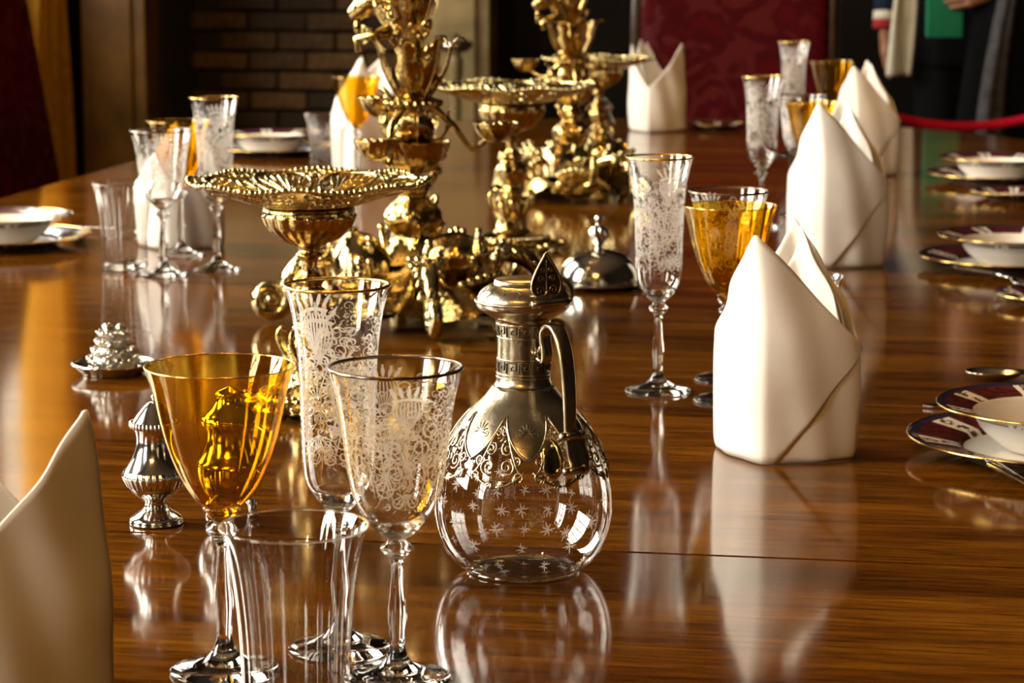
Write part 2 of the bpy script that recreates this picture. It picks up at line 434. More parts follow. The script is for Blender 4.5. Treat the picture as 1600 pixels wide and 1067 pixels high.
for k, (a, b) in enumerate(WINDOWS):
    w = bpy.data.objects.new('window_%d' % (k + 1), None); COL.objects.link(w); w.location = (WL - 0.12, (a + b) / 2, WZ0); struct(w)
    hw, hh = (b - a) / 2, WZ1 - WZ0
    mb = MB()
    for lo, hi in (((-0.05, -hw, 0), (0.05, -hw + 0.06, hh)), ((-0.05, hw - 0.06, 0), (0.05, hw, hh)), ((-0.05, -hw, 0), (0.05, hw, 0.07)), ((-0.05, -hw, hh - 0.07), (0.05, hw, hh))): mb.box(lo, hi)
    mb.build('window_frame', 'window_paint', w, smooth=False)
    for j in range(1, 3):
        MB().box((-0.025, -hw + 2 * hw * j / 3 - 0.018, 0.05), (0.025, -hw + 2 * hw * j / 3 + 0.018, hh - 0.05)).build('glazing_bar', 'window_paint', w, smooth=False)
    for j in range(1, 5):
        MB().box((-0.022, -hw + 0.05, hh * j / 5 - 0.018), (0.022, hw - 0.05, hh * j / 5 + 0.018)).build('glazing_bar', 'window_paint', w, smooth=False)

def curtain(y0, y1, label, tie):
    """pleated gold drape hanging beside a window, gathered by a tie"""
    root = thing('curtain', label, 'curtain', (WL + 0.055, (y0 + y1) / 2, 0.02))
    hw = (y1 - y0) / 2; H = 3.5; folds = 9
    def fn(i, j):
        z = H * j; g = math.exp(-((z - 1.06) / 0.42) ** 2); sq = 1 - 0.45 * g
        yy = (-hw + 2 * hw * i); yy = hw * tie + (yy - hw * tie) * sq
        amp = 0.032 * (1 - 0.3 * g)
        return (amp * sin(2 * pi * folds * i + 0.7 * sin(3 * z)) + 0.012 * sin(21 * i + 2 * z), yy, z)
    MB().grid(fn, 140, 40).build('drape', 'gold_drape', root)
    mb = MB(); mb.tube([(0.05 * cos(a), hw * tie + hw * 0.62 * sin(a), 1.06 + 0.03 * cos(2 * a)) for a in [2 * pi * k / 24 for k in range(24)]], 0.016, 8, closed=True)
    mb.build('tie_band', 'gold_drape', root)
    MB().tube([(0, -hw - 0.05, H + 0.03), (0, hw + 0.05, H + 0.03)], 0.02, 10).build('curtain_rod', 'brass', root)
    return root
curtain(7.98, 8.48, 'tied-back gold curtain in the far corner behind the dark red chair', 0.5)

def fireplace():
    root = thing('fireplace', 'stone fireplace with dark brick hearth in the far wall behind the table', 'fireplace', ((FO0 + FO1) / 2, YF, 0))
    cx = root.location.x; hw = (FO1 - FO0) / 2
    for sg, mat in ((-1, 'surround_shaded'), (1, 'surround_stone')):
        jb = MB()
        x0, x1 = sorted((sg * hw, sg * (hw + 0.23)))
        jb.box((x0, -0.16, 0.12), (x1, -0.001, 1.25)); jb.box((x0 - 0.012, -0.19, 0), (x1 + 0.012, -0.001, 0.12))
        jb.box((x0 + 0.045, -0.178, 0.2), (x1 - 0.045, -0.16, 1.15))
        for q in (0.2, 1.15): jb.box((x0 + 0.03, -0.185, q - 0.012), (x1 - 0.03, -0.16, q + 0.012))
        jb.build('jamb', mat, root, smooth=False, bevel=0.006)
    MB().box((-hw - 0.23, -0.17, 1.25), (hw + 0.23, -0.001, 1.5)).build('frieze', 'surround_stone', root, smooth=False, bevel=0.006)
    MB().box((-hw - 0.24, -0.30, 1.5), (hw + 0.24, -0.001, 1.56)).build('mantel_shelf', 'surround_stone', root, smooth=False, bevel=0.012)
    MB().box((-hw, 0.40, 0.0), (hw, 0.445, 1.24)).build('firebox_back', 'mortar', root, smooth=False)
    for sg in (-1, 1):
        MB().box((sg * hw - 0.012, 0.0, 0.0), (sg * hw + 0.012, 0.44, 1.24)).build('firebox_side', 'mortar', root, smooth=False)
    random.seed(3)
    meshes = []
    for k in range(3):
        o = MB().box((-0.103, -0.03, -0.031), (0.103, 0.0, 0.031)).build('brick', 'brick_%d' % k, root, smooth=False, bevel=0.005)
        meshes.append(o)
    first = set(); nrow = 17
    for r in range(nrow):
        z = 0.05 + r * 0.0715
        xs = [-hw + 0.11 + c * 0.216 + (0.108 if r % 2 else 0) for c in range(5)]
        for x in xs:
            if abs(x) > hw - 0.05: continue
            k = random.choice((0, 0, 1, 1, 2))
            if k not in first: o = meshes[k]; first.add(k)
            else: o = meshes[k].copy(); COL.objects.link(o)
            w = min(1.0, (hw - abs(x)) / 0.103)
            o.location = (x, 0.398 - random.uniform(-0.006, 0.008), z); o.scale = (w, 1, random.uniform(0.9, 1.0))
            o.rotation_euler = (random.uniform(-.03, .03), random.uniform(-.012, .012), random.uniform(-.02, .02))
    return root
fireplace()

def andiron(x, y):
    root = thing('andiron', 'slim pale andiron with flat bright cap before the hearth', 'andiron', (x, y, 0))
    MB().lathe(smooth_prof([(0.001, 0.1), (0.03, 0.1), (0.022, 0.2), (0.016, 0.4), (0.024, 0.46), (0.015, 0.52), (0.018, 0.7), (0.024, 0.8), (0.015, 0.83), (0.001, 0.835)]), 20).build('shaft', 'surround_stone', root)
    MB().lathe(smooth_prof([(0.001, 0.83), (0.03, 0.835), (0.055, 0.855), (0.05, 0.872), (0.02, 0.885), (0.001, 0.9)]), 24).build('cap', 'silver', root)
    for a in (-0.6, pi + 0.6, pi / 2):
        MB().tube([(0, 0, 0.13), (0.06 * cos(a), 0.06 * sin(a), 0.12), (0.12 * cos(a), 0.12 * sin(a), 0.05), (0.15 * cos(a), 0.15 * sin(a), 0.013)], [0.014, 0.014, 0.012, 0.013], 8).build('leg', 'silver_dark', root)
andiron(-1.55, 8.15)

# ------------------------------------------------------------------ chairs
def chair(name, label, loc, rz):
    """high-backed upholstered armless dining chair, front towards local -y"""
    root = thing(name, label, 'chair', loc, rz, 'crimson dining chairs')
    W, BH = 0.29, 0.86
    def back(i, j):
        # closed cushion: i runs round the thickness section, j up
        z = 0.47 + BH * j
        a = 2 * pi * i
        ex = 0.25
        cx_, sy_ = cos(a), sin(a)
        x = W * (abs(cx_) ** ex) * (1 if cx_ >= 0 else -1); yy = 0.045 * (abs(sy_) ** 0.45) * (1 if sy_ >= 0 else -1)
        return (x, yy + 0.22 + 0.165 * (z - 0.47), z)
    mb = MB(); mb.grid(back, 64, 30, closed_u=True)
    n = len(mb.v); mb.f.append(tuple(i * 30 + 29 for i in range(64))); mb.f.append(tuple(i * 30 for i in range(64))[::-1])
    mb.build('backrest', 'damask', root)
    mb = MB()
    pts = [(-W - 0.012, 0.22, 0.47), (-W - 0.012, 0.22 + 0.165 * BH, 0.47 + BH), (-W * 0.8, 0.22 + 0.165 * BH, 0.47 + BH + 0.035), (W * 0.8, 0.22 + 0.165 * BH, 0.47 + BH + 0.035), (W + 0.012, 0.22 + 0.165 * BH, 0.47 + BH), (W + 0.012, 0.22, 0.47)]
    mb.tube(pts, 0.02, 8).build('back_frame', 'dark_wood', root)
    def seat(i, j):
        x = (i - 0.5) * 2; yv = (j - 0.5) * 2
        return (0.29 * x, 0.26 * yv - 0.03, 0.455 + 0.055 * (1 - x ** 6) * (1 - yv ** 6))
    mb = MB(); mb.grid(seat, 18, 18); mb.build('seat', 'damask', root, solid=0.01)
    MB().box((-0.285, -0.285, 0.37), (0.285, 0.225, 0.45)).build('seat_rail', 'dark_wood', root, smooth=False, bevel=0.008)
    for sx in (-1, 1):
        MB().tube([(sx * 0.25, -0.255, 0.42), (sx * 0.255, -0.26, 0.3), (sx * 0.25, -0.255, 0.1), (sx * 0.252, -0.258, 0.03), (sx * 0.252, -0.258, 0.0)], [0.028, 0.03, 0.018, 0.024, 0.024], 10).build('leg', 'dark_wood', root)
        MB().tube([(sx * 0.25, 0.20, 0.42), (sx * 0.252, 0.23, 0.2), (sx * 0.255, 0.30, 0.0)], [0.026, 0.022, 0.02], 10).build('leg', 'dark_wood', root)
    return root
chair('dining_chair', 'crimson damask high-backed chair at the far end of the table', (-0.545, 6.62, 0), 0.0).scale = (0.88, 1, 1)
chair('dining_chair', 'dark red high-backed chair on the left side beside the gold curtain', (-1.83, 5.44, 0), radians(90))

# ------------------------------------------------------------------ the table
def table():
    root = thing('banquet_table', 'long polished wooden banquet table with rounded ends', 'table', (U0, 3.65, 0))
    R = 0.95; yn, yf = 1.95, 5.35
    def outline(k=80):
        pts = []
        for i in range(k + 1):
            a = pi * i / k; pts.append((R * cos(a), yf + R * sin(a)))
        for i in range(k + 1):
            a = pi + pi * i / k; pts.append((R * cos(a), yn + R * sin(a)))
        return pts
    def halfw(y):
        if y > yf: return sqrt(max(0, R * R - (y - yf) ** 2))
        if y < yn: return sqrt(max(0, R * R - (y - yn) ** 2))
        return R
    seams = [yn - R, 1.811, 3.18, 4.55, 5.5, yf + R]
    for a, b in zip(seams, seams[1:]):
        g = 0.0026
        a2 = a + (g if a > yn - R + 0.01 else 0); b2 = b - (g if b < yf + R - 0.01 else 0)
        ys = [a2 + (b2 - a2) * (0.5 - 0.5 * cos(pi * i / 60)) for i in range(61)]
        right = [(halfw(y), y) for y in ys]; left = [(-halfw(y), y) for y in ys]
        ring = right + left[::-1]
        # drop coincident points at the round ends
        cl = [ring[0]]
        for p in ring[1:]:
            if abs(p[0] - cl[-1][0]) + abs(p[1] - cl[-1][1]) > 1e-5: cl.append(p)
        if abs(cl[0][0] - cl[-1][0]) + abs(cl[0][1] - cl[-1][1]) < 1e-5: cl.pop()
        n = len(cl)
        vs = [(x, y - 3.65, TZ) for x, y in cl] + [(x, y - 3.65, TZ - 0.035) for x, y in cl]
        fs = [tuple(range(n)), tuple(range(n, 2 * n))[::-1]] + [(i, i + n, (i + 1) % n + n, (i + 1) % n) for i in range(n)]
        MB().add(vs, fs).build('table_leaf', 'table_wood', root, smooth=False)
    o = outline(); n = len(o)
    vs = [(x * 0.9, (y - 3.65) * 0.97, TZ - 0.036) for x, y in o] + [(x * 0.9, (y - 3.65) * 0.97, TZ - 0.13) for x, y in o]
    MB().add(vs, [tuple(range(n)), tuple(range(n, 2 * n))[::-1]] + [(i, i + n, (i + 1) % n + n, (i + 1) % n) for i in range(n)]).build('apron', 'dark_wood', root, smooth=False)
    prof = smooth_prof([(0.05, 0.0), (0.055, 0.03), (0.035, 0.06), (0.045, 0.2), (0.065, 0.42), (0.04, 0.5), (0.06, 0.55), (0.06, 0.64)])
    for x in (-0.6, 0.6):
        for y in (-2.2, 0, 2.2):
            MB().lathe(prof, 20, True, True).build('leg', 'dark_wood', root, loc=(x, y, 0))
table()

# ------------------------------------------------------------------ glassware
def on(x, y): return (x, y, TZ + 0.0004)
STEM = [(0.033, 0.0), (0.0335, 0.0012), (0.030, 0.0032), (0.018, 0.0062), (0.009, 0.0115), (0.0052, 0.019), (0.0046, 0.026), (0.0056, 0.036), (0.0058, 0.044), (0.0045, 0.056), (0.0036, 0.068), (0.0040, 0.075), (0.0058, 0.079), (0.0098, 0.0835), (0.0098, 0.0855), (0.006, 0.0885), (0.006, 0.0905)]
def stem_part(root, top, mat, zs=1.0, fr=1.0):
    prof = [(0.0005, 0.0)] + [(r * (fr if z < 0.008 else 1), z * zs) for r, z in STEM] + top
    sp = [prof[0], prof[1]] + smooth_prof(prof[2:], 4)
    MB().lathe(sp, 40, cap0=False).build('stem', mat, root)
def etch_pattern(rfun, rmid, z0, z1, n, seed, dens):
    """scrollwork panels: crown, plume, mirrored scrolls and leaves, repeated n times round the bowl"""
    S = SurfaceRibbons(rfun, rmid, 0.00035); rnd = random.Random(seed)
    P = 2 * pi * rmid / n; H = z1 - z0
    for k in range(n):
        c = k * P
        ct = z1 - 0.10 * H
        for q in range(-2, 3):                                        # crown
            S.leaf(c + q * P * 0.06, ct - abs(q) * 0.004 * H, pi / 2 - q * 0.25, 0.09 * H, P * 0.05)
            S.dot(c + q * P * 0.085, ct + 0.085 * H - abs(q) * 0.012 * H, P * 0.014)
        S.ribbon([(c + P * 0.17 * t, ct - 0.01 * H - 0.02 * H * t * t) for t in [i / 6 - 1 for i in range(13)]], 0.02 * H, False)
        for q in range(-4, 5):                                        # plume of ribs under the crown
            S.ribbon([(c + q * P * 0.035 * (1 - 0.5 * (i / 10)) + q * P * 0.012 * sin(i * 0.5), ct - 0.03 * H - 0.22 * H * i / 10) for i in range(11)], 0.010 * H)
        for sg in (-1, 1):
            for (fx, fz, fr, a0, tu) in ((0.22, 0.82, 0.075, 0.3, 1.4), (0.30, 0.66, 0.10, 2.2, 1.6), (0.16, 0.53, 0.11, 4.0, 1.7), (0.34, 0.44, 0.115, 1.0, 1.6), (0.14, 0.34, 0.10, 5.2, 1.6), (0.30, 0.24, 0.11, 3.0, 1.6), (0.12, 0.14, 0.09, 1.5, 1.5), (0.40, 0.90, 0.05, 0, 1.2), (0.42, 0.58, 0.06, 0, 1.3), (0.44, 0.32, 0.06, 3, 1.3)):
                R = fr * min(P, H * 0.62) * 1.25
                pts = spiral2(0, 0, R, a0, tu, 24)
                S.ribbon([(c + sg * (fx * P + px), z0 + fz * H + pz) for px, pz in pts], R * 0.17)
                for m in range(4):                                   # leaves curling off the scroll
                    a = a0 - 0.5 - m * 0.8
                    S.leaf(c + sg * (fx * P + R * cos(a)), z0 + fz * H + R * sin(a), (a + 0.7 if sg > 0 else pi - a - 0.7), R * 0.6, R * 0.15)
            S.ribbon([(c + sg * (P * (0.04 + 0.42 * t + 0.03 * sin(9 * t))), z0 + H * (0.62 - 0.5 * t + 0.10 * sin(6 * t))) for t in [i / 24 for i in range(25)]], 0.012 * H)
            S.ribbon([(c + sg * (P * (0.46 - 0.40 * t)), z0 + H * (0.62 - 0.55 * t + 0.08 * sin(7 * t))) for t in [i / 24 for i in range(25)]], 0.010 * H)
        for q in range(7):                                            # centre fan of leaves
            S.leaf(c, z0 + 0.40 * H, pi / 2 + (q - 3) * 0.38, 0.16 * H, P * 0.022)
            S.leaf(c, z0 + 0.20 * H, -pi / 2 + (q - 3) * 0.38, 0.12 * H, P * 0.018)
        for q in range(int(dens)):                                    # fine curls filling the ground, thinning at both ends
            t = rnd.betavariate(1.7, 1.6)
            x = c + (rnd.random() - 0.5) * P; z = z0 + H * (0.08 + 0.80 * t); R = rnd.uniform(0.016, 0.036) * H
            pts = spiral2(x, z, R, rnd.uniform(0, 6.28), rnd.uniform(0.7, 1.3), 11, ccw=rnd.choice((-1, 1)))
            S.ribbon(pts, R * 0.30)
            S.leaf(x, z, rnd.uniform(0, 6.28), R * 1.2, R * 0.3)
    return S.mb
def torus_at(r, z, w, seg=64): return MB().tube([(r * cos(2 * pi * i / seg), r * sin(2 * pi * i / seg), z) for i in range(seg)], w, 8, closed=True, up=(0, 0, 1))

def make_flute(label, loc, group):
    root = thing('champagne_flute', label, 'flute', loc, 0.3, group)
    bowl = smooth_prof([(0.0035, 0.0955), (0.008, 0.0962), (0.0155, 0.101), (0.0205, 0.109), (0.0225, 0.122), (0.0232, 0.145), (0.0238, 0.17), (0.0252, 0.195), (0.0283, 0.217), (0.0328, 0.2345)], 6)
    MB().lathe(bowl, 64).build('bowl', 'clear_glass', root)
    stem_part(root, [(0.010, 0.0935), (0.0145, 0.0985), (0.017, 0.104), (0.012, 0.104), (0.0005, 0.1015)], 'crystal', 1.0)
    etch_pattern(interp(bowl), 0.0235, 0.112, 0.229, 3, 5, 130).build('etching', 'etched_frost', root, smooth=False)
    torus_at(0.0328, 0.2345, 0.0011).build('gilt_rim', 'gilt_rim', root)
    return root
def make_wine(label, loc, group):
    root = thing('wine_glass', label, 'wine glass', loc, -1.15, group)
    bowl = smooth_prof([(0.004, 0.0925), (0.010, 0.0945), (0.018, 0.1005), (0.0245, 0.111), (0.0285, 0.126), (0.0312, 0.145), (0.0335, 0.163), (0.0362, 0.179), (0.0403, 0.194)], 6)
    MB().lathe(bowl, 64).build('bowl', 'clear_glass', root)
    stem_part(root, [(0.010, 0.0915), (0.0155, 0.097), (0.019, 0.102), (0.013, 0.1015), (0.0005, 0.0985)], 'crystal', 0.98)
    etch_pattern(interp(bowl), 0.031, 0.105, 0.190, 4, 11, 110).build('etching', 'etched_frost', root, smooth=False)
    torus_at(0.0403, 0.194, 0.0012).build('metal_rim', 'platinum_rim', root)
    return root
def make_amber(label, loc, group):
    root = thing('amber_goblet', label, 'goblet', loc, 0.1, group)
    bowl = smooth_prof([(0.0035, 0.1005), (0.011, 0.1045), (0.0195, 0.114), (0.0275, 0.129), (0.0335, 0.146), (0.0375, 0.162), (0.0408, 0.177), (0.0456, 0.192)], 6)
    rib = lambda th, r, z: 1 + 0.012 * cos(14 * th) * max(0, min(1, (0.19 - z) / 0.03))
    MB().lathe(bowl, 112, rib=rib).build('bowl', 'amber_glass', root)
    stem_part(root, [(0.008, 0.0985), (0.012, 0.104), (0.008, 0.105), (0.0005, 0.1035)], 'crystal', 1.06, 1.02)
    torus_at(0.0456, 0.192, 0.0005).build('gilt_rim', 'gilt_rim', root)
    return root
def make_tumbler(label, loc, group):
    root = thing('ribbed_tumbler', label, 'tumbler', loc, 0.0, group)
    pr = smooth_prof([(0.0305, 0.004), (0.0302, 0.02), (0.0305, 0.04), (0.032, 0.065), (0.0348, 0.09), (0.0385, 0.108), (0.0425, 0.1185)], 6)
    rib = lambda th, r, z: 1 + 0.045 * (abs(cos(11 * th)) - 0.5) * max(0, min(1, (0.117 - z) / 0.02))
    MB().lathe(pr, 176, rib=rib).build('bowl', 'tumbler_glass', root)
    MB().lathe([(0.0004, 0.0), (0.027, 0.0), (0.0298, 0.002), (0.0300, 0.009), (0.026, 0.0105), (0.012, 0.0095), (0.0004, 0.009)], 64).build('thick_base', 'crystal', root)
    torus_at(0.0425, 0.1185, 0.0007).build('rim', 'crystal', root)
    return root
FL, WI, AM, TU = 'etched champagne flutes', 'etched wine glasses', 'amber goblets', 'ribbed tumblers'
flute = make_flute('gold-rimmed etched champagne flute behind the wine glass in the front left group', on(-0.366, 1.524), FL)
wine = make_wine('etched wine glass with dark metal rim just left of the silver-mounted carafe', on(-0.316, 1.464), WI)
amber = make_amber('amber goblet in front of the silver shaker, beside the foreground napkin', on(-0.425, 1.463), AM)
tumbler = make_tumbler('clear ribbed tumbler nearest the camera in front of the amber goblet', on(-0.354, 1.363), TU)
dup(flute, on(-0.267, 2.479), 1.0, 'gold-rimmed etched flute standing left of the nearest upright napkin on the right')
dup(flute, on(-0.266, 3.955), 2.0, 'etched flute left of the second napkin of the right-hand row')
dup(flute, on(-0.291, 5.27), 0.5, 'farthest etched flute, before the crimson chair at the far end')
dup(flute, on(-0.962, 3.309), 0.9, 'etched flute in the left-hand group beside the gilt dish, tallest of that group')
dup(amber, on(-0.194, 2.44), 0.6, 'amber goblet directly behind the nearest upright napkin on the right')
dup(amber, on(-0.188, 3.998), 0.2, 'amber goblet left of the second napkin of the right-hand row')
dup(amber, on(-0.216, 5.335), 1.4, 'farthest amber goblet in the right-hand row, beside the third napkin')
dup(amber, on(-1.055, 3.45), 0.4, 'amber goblet within the left-hand glass group, behind the etched wine glass')
dup(amber, on(-1.062, 4.60), 0.8, 'amber goblet before the far left napkin by the gilt figure')
dup(wine, on(-0.205, 2.56), 0.6, 'etched wine glass half hidden behind the amber goblet by the nearest right napkin')
dup(wine, on(-0.214, 4.13), 0.9, 'etched wine glass half hidden behind the amber goblet by the second right napkin')
dup(wine, on(-1.018, 3.247), 0.3, 'etched wine glass in the left-hand glass group beside its tumbler')
dup(tumbler, on(-0.127, 2.487), 0.0, 'ribbed tumbler peeking out right of the nearest upright napkin')
dup(tumbler, on(-1.088, 3.295), 0.1, 'ribbed tumbler at the left end of the left-hand glass group')
dup(tumbler, on(-1.135, 4.66), 0.2, 'ribbed tumbler beside the far left napkin')

# ------------------------------------------------------------------ napkins
def make_napkin(label, loc, rz):
    root = thing('folded_napkin', label, 'napkin', loc, rz, 'standing folded napkins')
    A, B, pw = 0.065, 0.056, 1.30
    def foot(t):
        a = 2 * pi * t; c, s_ = cos(a), sin(a)
        k = (abs(c) ** pw + abs(s_) ** pw) ** (-1 / pw)
        return A * k * c, B * k * s_
    VAL, PK = 0.100, 0.197
    def top(t, pk=PK):
        q = abs(((t * 4 + 1) % 2) - 1)          # 0 at t = 0, .5 (sides), 1 at t = .25, .75 (back and front corners)
        return VAL + (pk - VAL) * (q ** 1.06)
    def pt(t, z, off=0.0):
        x, y = foot(t); l = sqrt(x * x + y * y)
        k = 1 + off / l
        hz = max(0.0, z - 0.09) / 0.1
        k *= 1 - 0.10 * hz * hz + 0.035 * sin(pi * min(1, z / 0.12)) - 0.03 * max(0, 1 - z / 0.012) ** 2
        w = 0.0012 * sin(7 * t * 2 * pi + 30 * z) + 0.0022 * noise.noise(Vector((x * 22, y * 22, z * 14)))
        k += w / l
        lean = -0.010 * hz * hz
        return (x * k + lean, y * k, z)
    MB().grid(lambda i, j: pt(i, 0.0005 + (top(i) - 0.0005) * j), 120, 30, closed_u=True).build('outer_wall', 'linen', root, solid=0.0011)
    # diagonal wrapped flap on the front right
    t0, t1 = 0.50, 1.0
    def flap(i, j):
        t = t0 + (t1 - t0) * i
        e = max(0.0, min(1.0, (t - 0.775) / (1.0 - 0.775)))
        lo = 0.0006 + e * (VAL - 0.004); hi = top(t, PK + 0.001) + 0.0012
        off = 0.0007 + 0.0012 * max(0, (i - 0.04)) ** 0.5
        return pt(t, lo + (hi - lo) * j, off)
    MB().grid(flap, 70, 26).build('wrapped_flap', 'linen', root, solid=0.0011)
    # inner layers standing up behind the front point
    for off, pk, tt in ((-0.005, 0.207, 0.02), (-0.011, 0.200, 0.06)):
        def inner(i, j, off=off, pk=pk, tt=tt):
            t = 0.02 + 0.46 * i
            q = 1 - abs((t - 0.25 + tt) / 0.25)
            hi = VAL - 0.01 + (pk - VAL + 0.01) * max(0, q) ** 1.1
            z = 0.05 + (hi - 0.05) * j
            x, y, z = pt(t, z, off)
            return (x, y - 0.010 * j, z)
        MB().grid(inner, 50, 20).build('inner_fold', 'linen', root, solid=0.0011)
    return root
nap = make_napkin('white standing napkin nearest the camera in the right-hand row, left of the plates', on(-0.123, 2.194), radians(-16))
dup(nap, on(-0.131, 3.517), radians(-14), 'second standing white napkin of the right-hand row', scale=(1.07, 1.07, 1.14))
dup(nap, on(-0.132, 4.879), radians(-12), 'third and farthest standing white napkin of the right-hand row', scale=(1.0, 1.0, 1.05))
dup(nap, on(-0.542, 1.365), radians(88), 'large white napkin cropped by the left edge of the picture in the foreground', scale=(1.0, 1.35, 0.93))
dup(nap, on(-1.09, 3.56), radians(180), 'white napkin standing behind the left-hand group of etched glasses', scale=(1.0, 1.0, 0.9))
dup(nap, on(-1.093, 4.80), radians(172), 'white napkin on the left side half hidden by the gilt figure', scale=(1.05, 1.05, 1.08))
dup(nap, on(-0.644, 5.91), radians(80), 'white napkin at the far end before the crimson chair', scale=(1.1, 1.2, 1.03))

# ------------------------------------------------------------------ plates and cutlery
def make_place(label_u, label_b, loc, rz=0.0):
    base = thing('dinner_plate', label_u, 'plate', on(*loc), rz, 'banded dinner plates')
    R = 0.131
    prof = smooth_prof([(0.0005, 0.0030), (0.05, 0.0030), (0.080, 0.0035), (0.088, 0.0085), (0.108, 0.0125), (R, 0.0165)], 5)
    under = smooth_prof([(R, 0.0150), (0.108, 0.0095), (0.088, 0.0045), (0.076, 0.0), (0.070, 0.0), (0.068, 0.0015), (0.0005, 0.0015)], 5)
    MB().lathe(prof + under, 72).build('dish', 'banded_porcelain', base)
    torus_at(R, 0.0158, 0.0012).build('gilt_edge', 'gilt_rim', base)
    bowl = thing('soup_plate', label_b, 'soup plate', (loc[0], loc[1], TZ + 0.0038), rz + 0.05, 'banded soup plates')
    R2 = 0.106
    prof = smooth_prof([(0.0005, 0.006), (0.040, 0.006), (0.058, 0.012), (0.068, 0.026), (0.074, 0.034), (0.090, 0.038), (R2, 0.0415)], 5)
    under = smooth_prof([(R2, 0.0400), (0.090, 0.0355), (0.076, 0.031), (0.066, 0.017), (0.050, 0.004), (0.043, 0.0), (0.039, 0.0), (0.037, 0.002), (0.0005, 0.002)], 5)
    MB().lathe(prof + under, 72).build('dish', 'soup_print', bowl)
    torus_at(R2, 0.0408, 0.0011).build('gilt_edge', 'gilt_rim', bowl)
    return base, bowl
# soup plates carry the same print at their own size
m = M['banded_porcelain'].copy(); M['soup_print'] = m
for nd in m.node_tree.nodes:
    if nd.type == 'MATH' and nd.operation == 'DIVIDE': nd.inputs[1].default_value = 0.1065
    if nd.type == 'MATH' and nd.operation == 'GREATER_THAN' and abs(nd.inputs[1].default_value - 0.625) < 1e-4: nd.inputs[1].default_value = 0.70
m = M['banded_porcelain'].copy(); M['side_print'] = m
for nd in m.node_tree.nodes:
    if nd.type == 'MATH' and nd.operation == 'DIVIDE': nd.inputs[1].default_value = 0.078
p1, b1 = make_place('maroon-banded dinner plate nearest the camera at the right edge', 'maroon-rimmed soup plate stacked on the nearest dinner plate at right', (0.114, 2.232), 0.15)
def dplace(x, y, lu, lb, rz):
    dup(p1, on(x, y), rz, lu); dup(b1, (x, y, TZ + 0.0038), rz + 0.05, lb)
dplace(0.113, 3.525, 'second dinner plate along the right side, under a soup plate', 'soup plate on the second dinner plate along the right side', 0.4)
dplace(0.115, 4.78, 'third and farthest dinner plate along the right side', 'soup plate on the third and farthest right-hand dinner plate', 0.9)
dplace(-1.355, 3.53, 'dinner plate at the left edge beside the left-hand glass group', 'pale soup plate at the left edge beside the left-hand glass group', 2.0)
dplace(-1.37, 5.13, 'far dinner plate on the left side before the hearth', 'far soup plate on the left side before the hearth', 2.6)
def make_side(label, loc):
    root = thing('side_plate', label, 'side plate', on(*loc), 0.2, 'banded side plates'); R = 0.078
    prof = smooth_prof([(0.0005, 0.003), (0.045, 0.003), (0.054, 0.006), (R, 0.0125)], 5); und = smooth_prof([(R, 0.0112), (0.055, 0.0035), (0.045, 0.0), (0.041, 0.0), (0.039, 0.0015), (0.0005, 0.0015)], 5)
    MB().lathe(prof + und, 60).build('dish', 'side_print', root)
    torus_at(R, 0.0118, 0.001).build('gilt_edge', 'gilt_rim', root)
    return root
s1 = make_side('small side plate with a fork across its rim, before the second right-hand plate', (0.157, 3.18))
dup(s1, on(0.140, 4.475), 0.7, 'small side plate in front of the farthest right-hand plate')
dup(s1, on(-0.515, 5.99), 0.7, 'small side plate right of the napkin at the far end')

def make_fork(label, loc, rz, rx=0.0):
    """fork: tines at local -x end, handle to +x, lying at z = 0"""
    root = thing('fork', label, 'fork', loc, rz, 'silver forks'); root.rotation_euler = (0, rx, rz)
    MB().tube([(-0.02, 0, 0.006), (0.02, 0, 0.007), (0.07, 0, 0.005), (0.11, 0, 0.003), (0.125, 0, 0.003)], [0.004, 0.003, 0.0045, 0.007, 0.003], 10, flat=0.4).build('handle', 'silver', root)
    MB().tube([(-0.045, 0, 0.003), (-0.035, 0, 0.0025), (-0.02, 0, 0.006)], [0.010, 0.010, 0.004], 12, flat=0.18).build('neck', 'silver', root)
    for k in range(4):
        yv = (k - 1.5) * 0.0052
        MB().tube([(-0.042, yv, 0.003), (-0.065, yv, 0.0022), (-0.085, yv * 0.95, 0.006)], [0.0015, 0.0014, 0.0008], 6).build('tine', 'silver', root)
    return root
def make_spoon(label, loc, rz):
    root = thing('soup_spoon', label, 'spoon', loc, rz, 'silver spoons')
    MB().tube([(-0.03, 0, 0.004), (0.0, 0, 0.010), (0.06, 0, 0.007), (0.11, 0, 0.003), (0.125, 0, 0.003)], [0.004, 0.003, 0.0045, 0.0075, 0.003], 10, flat=0.4).build('handle', 'silver', root)
    def fn(i, j):
        a = 2 * pi * i; r = j
        return (-0.056 + 0.031 * r * cos(a) , 0.021 * r * sin(a) * (1 - 0.12 * cos(a)), 0.001 + 0.0095 * r * r)
    MB().grid(fn, 36, 8, closed_u=True).build('bowl', 'silver', root, solid=0.0012)
    return root
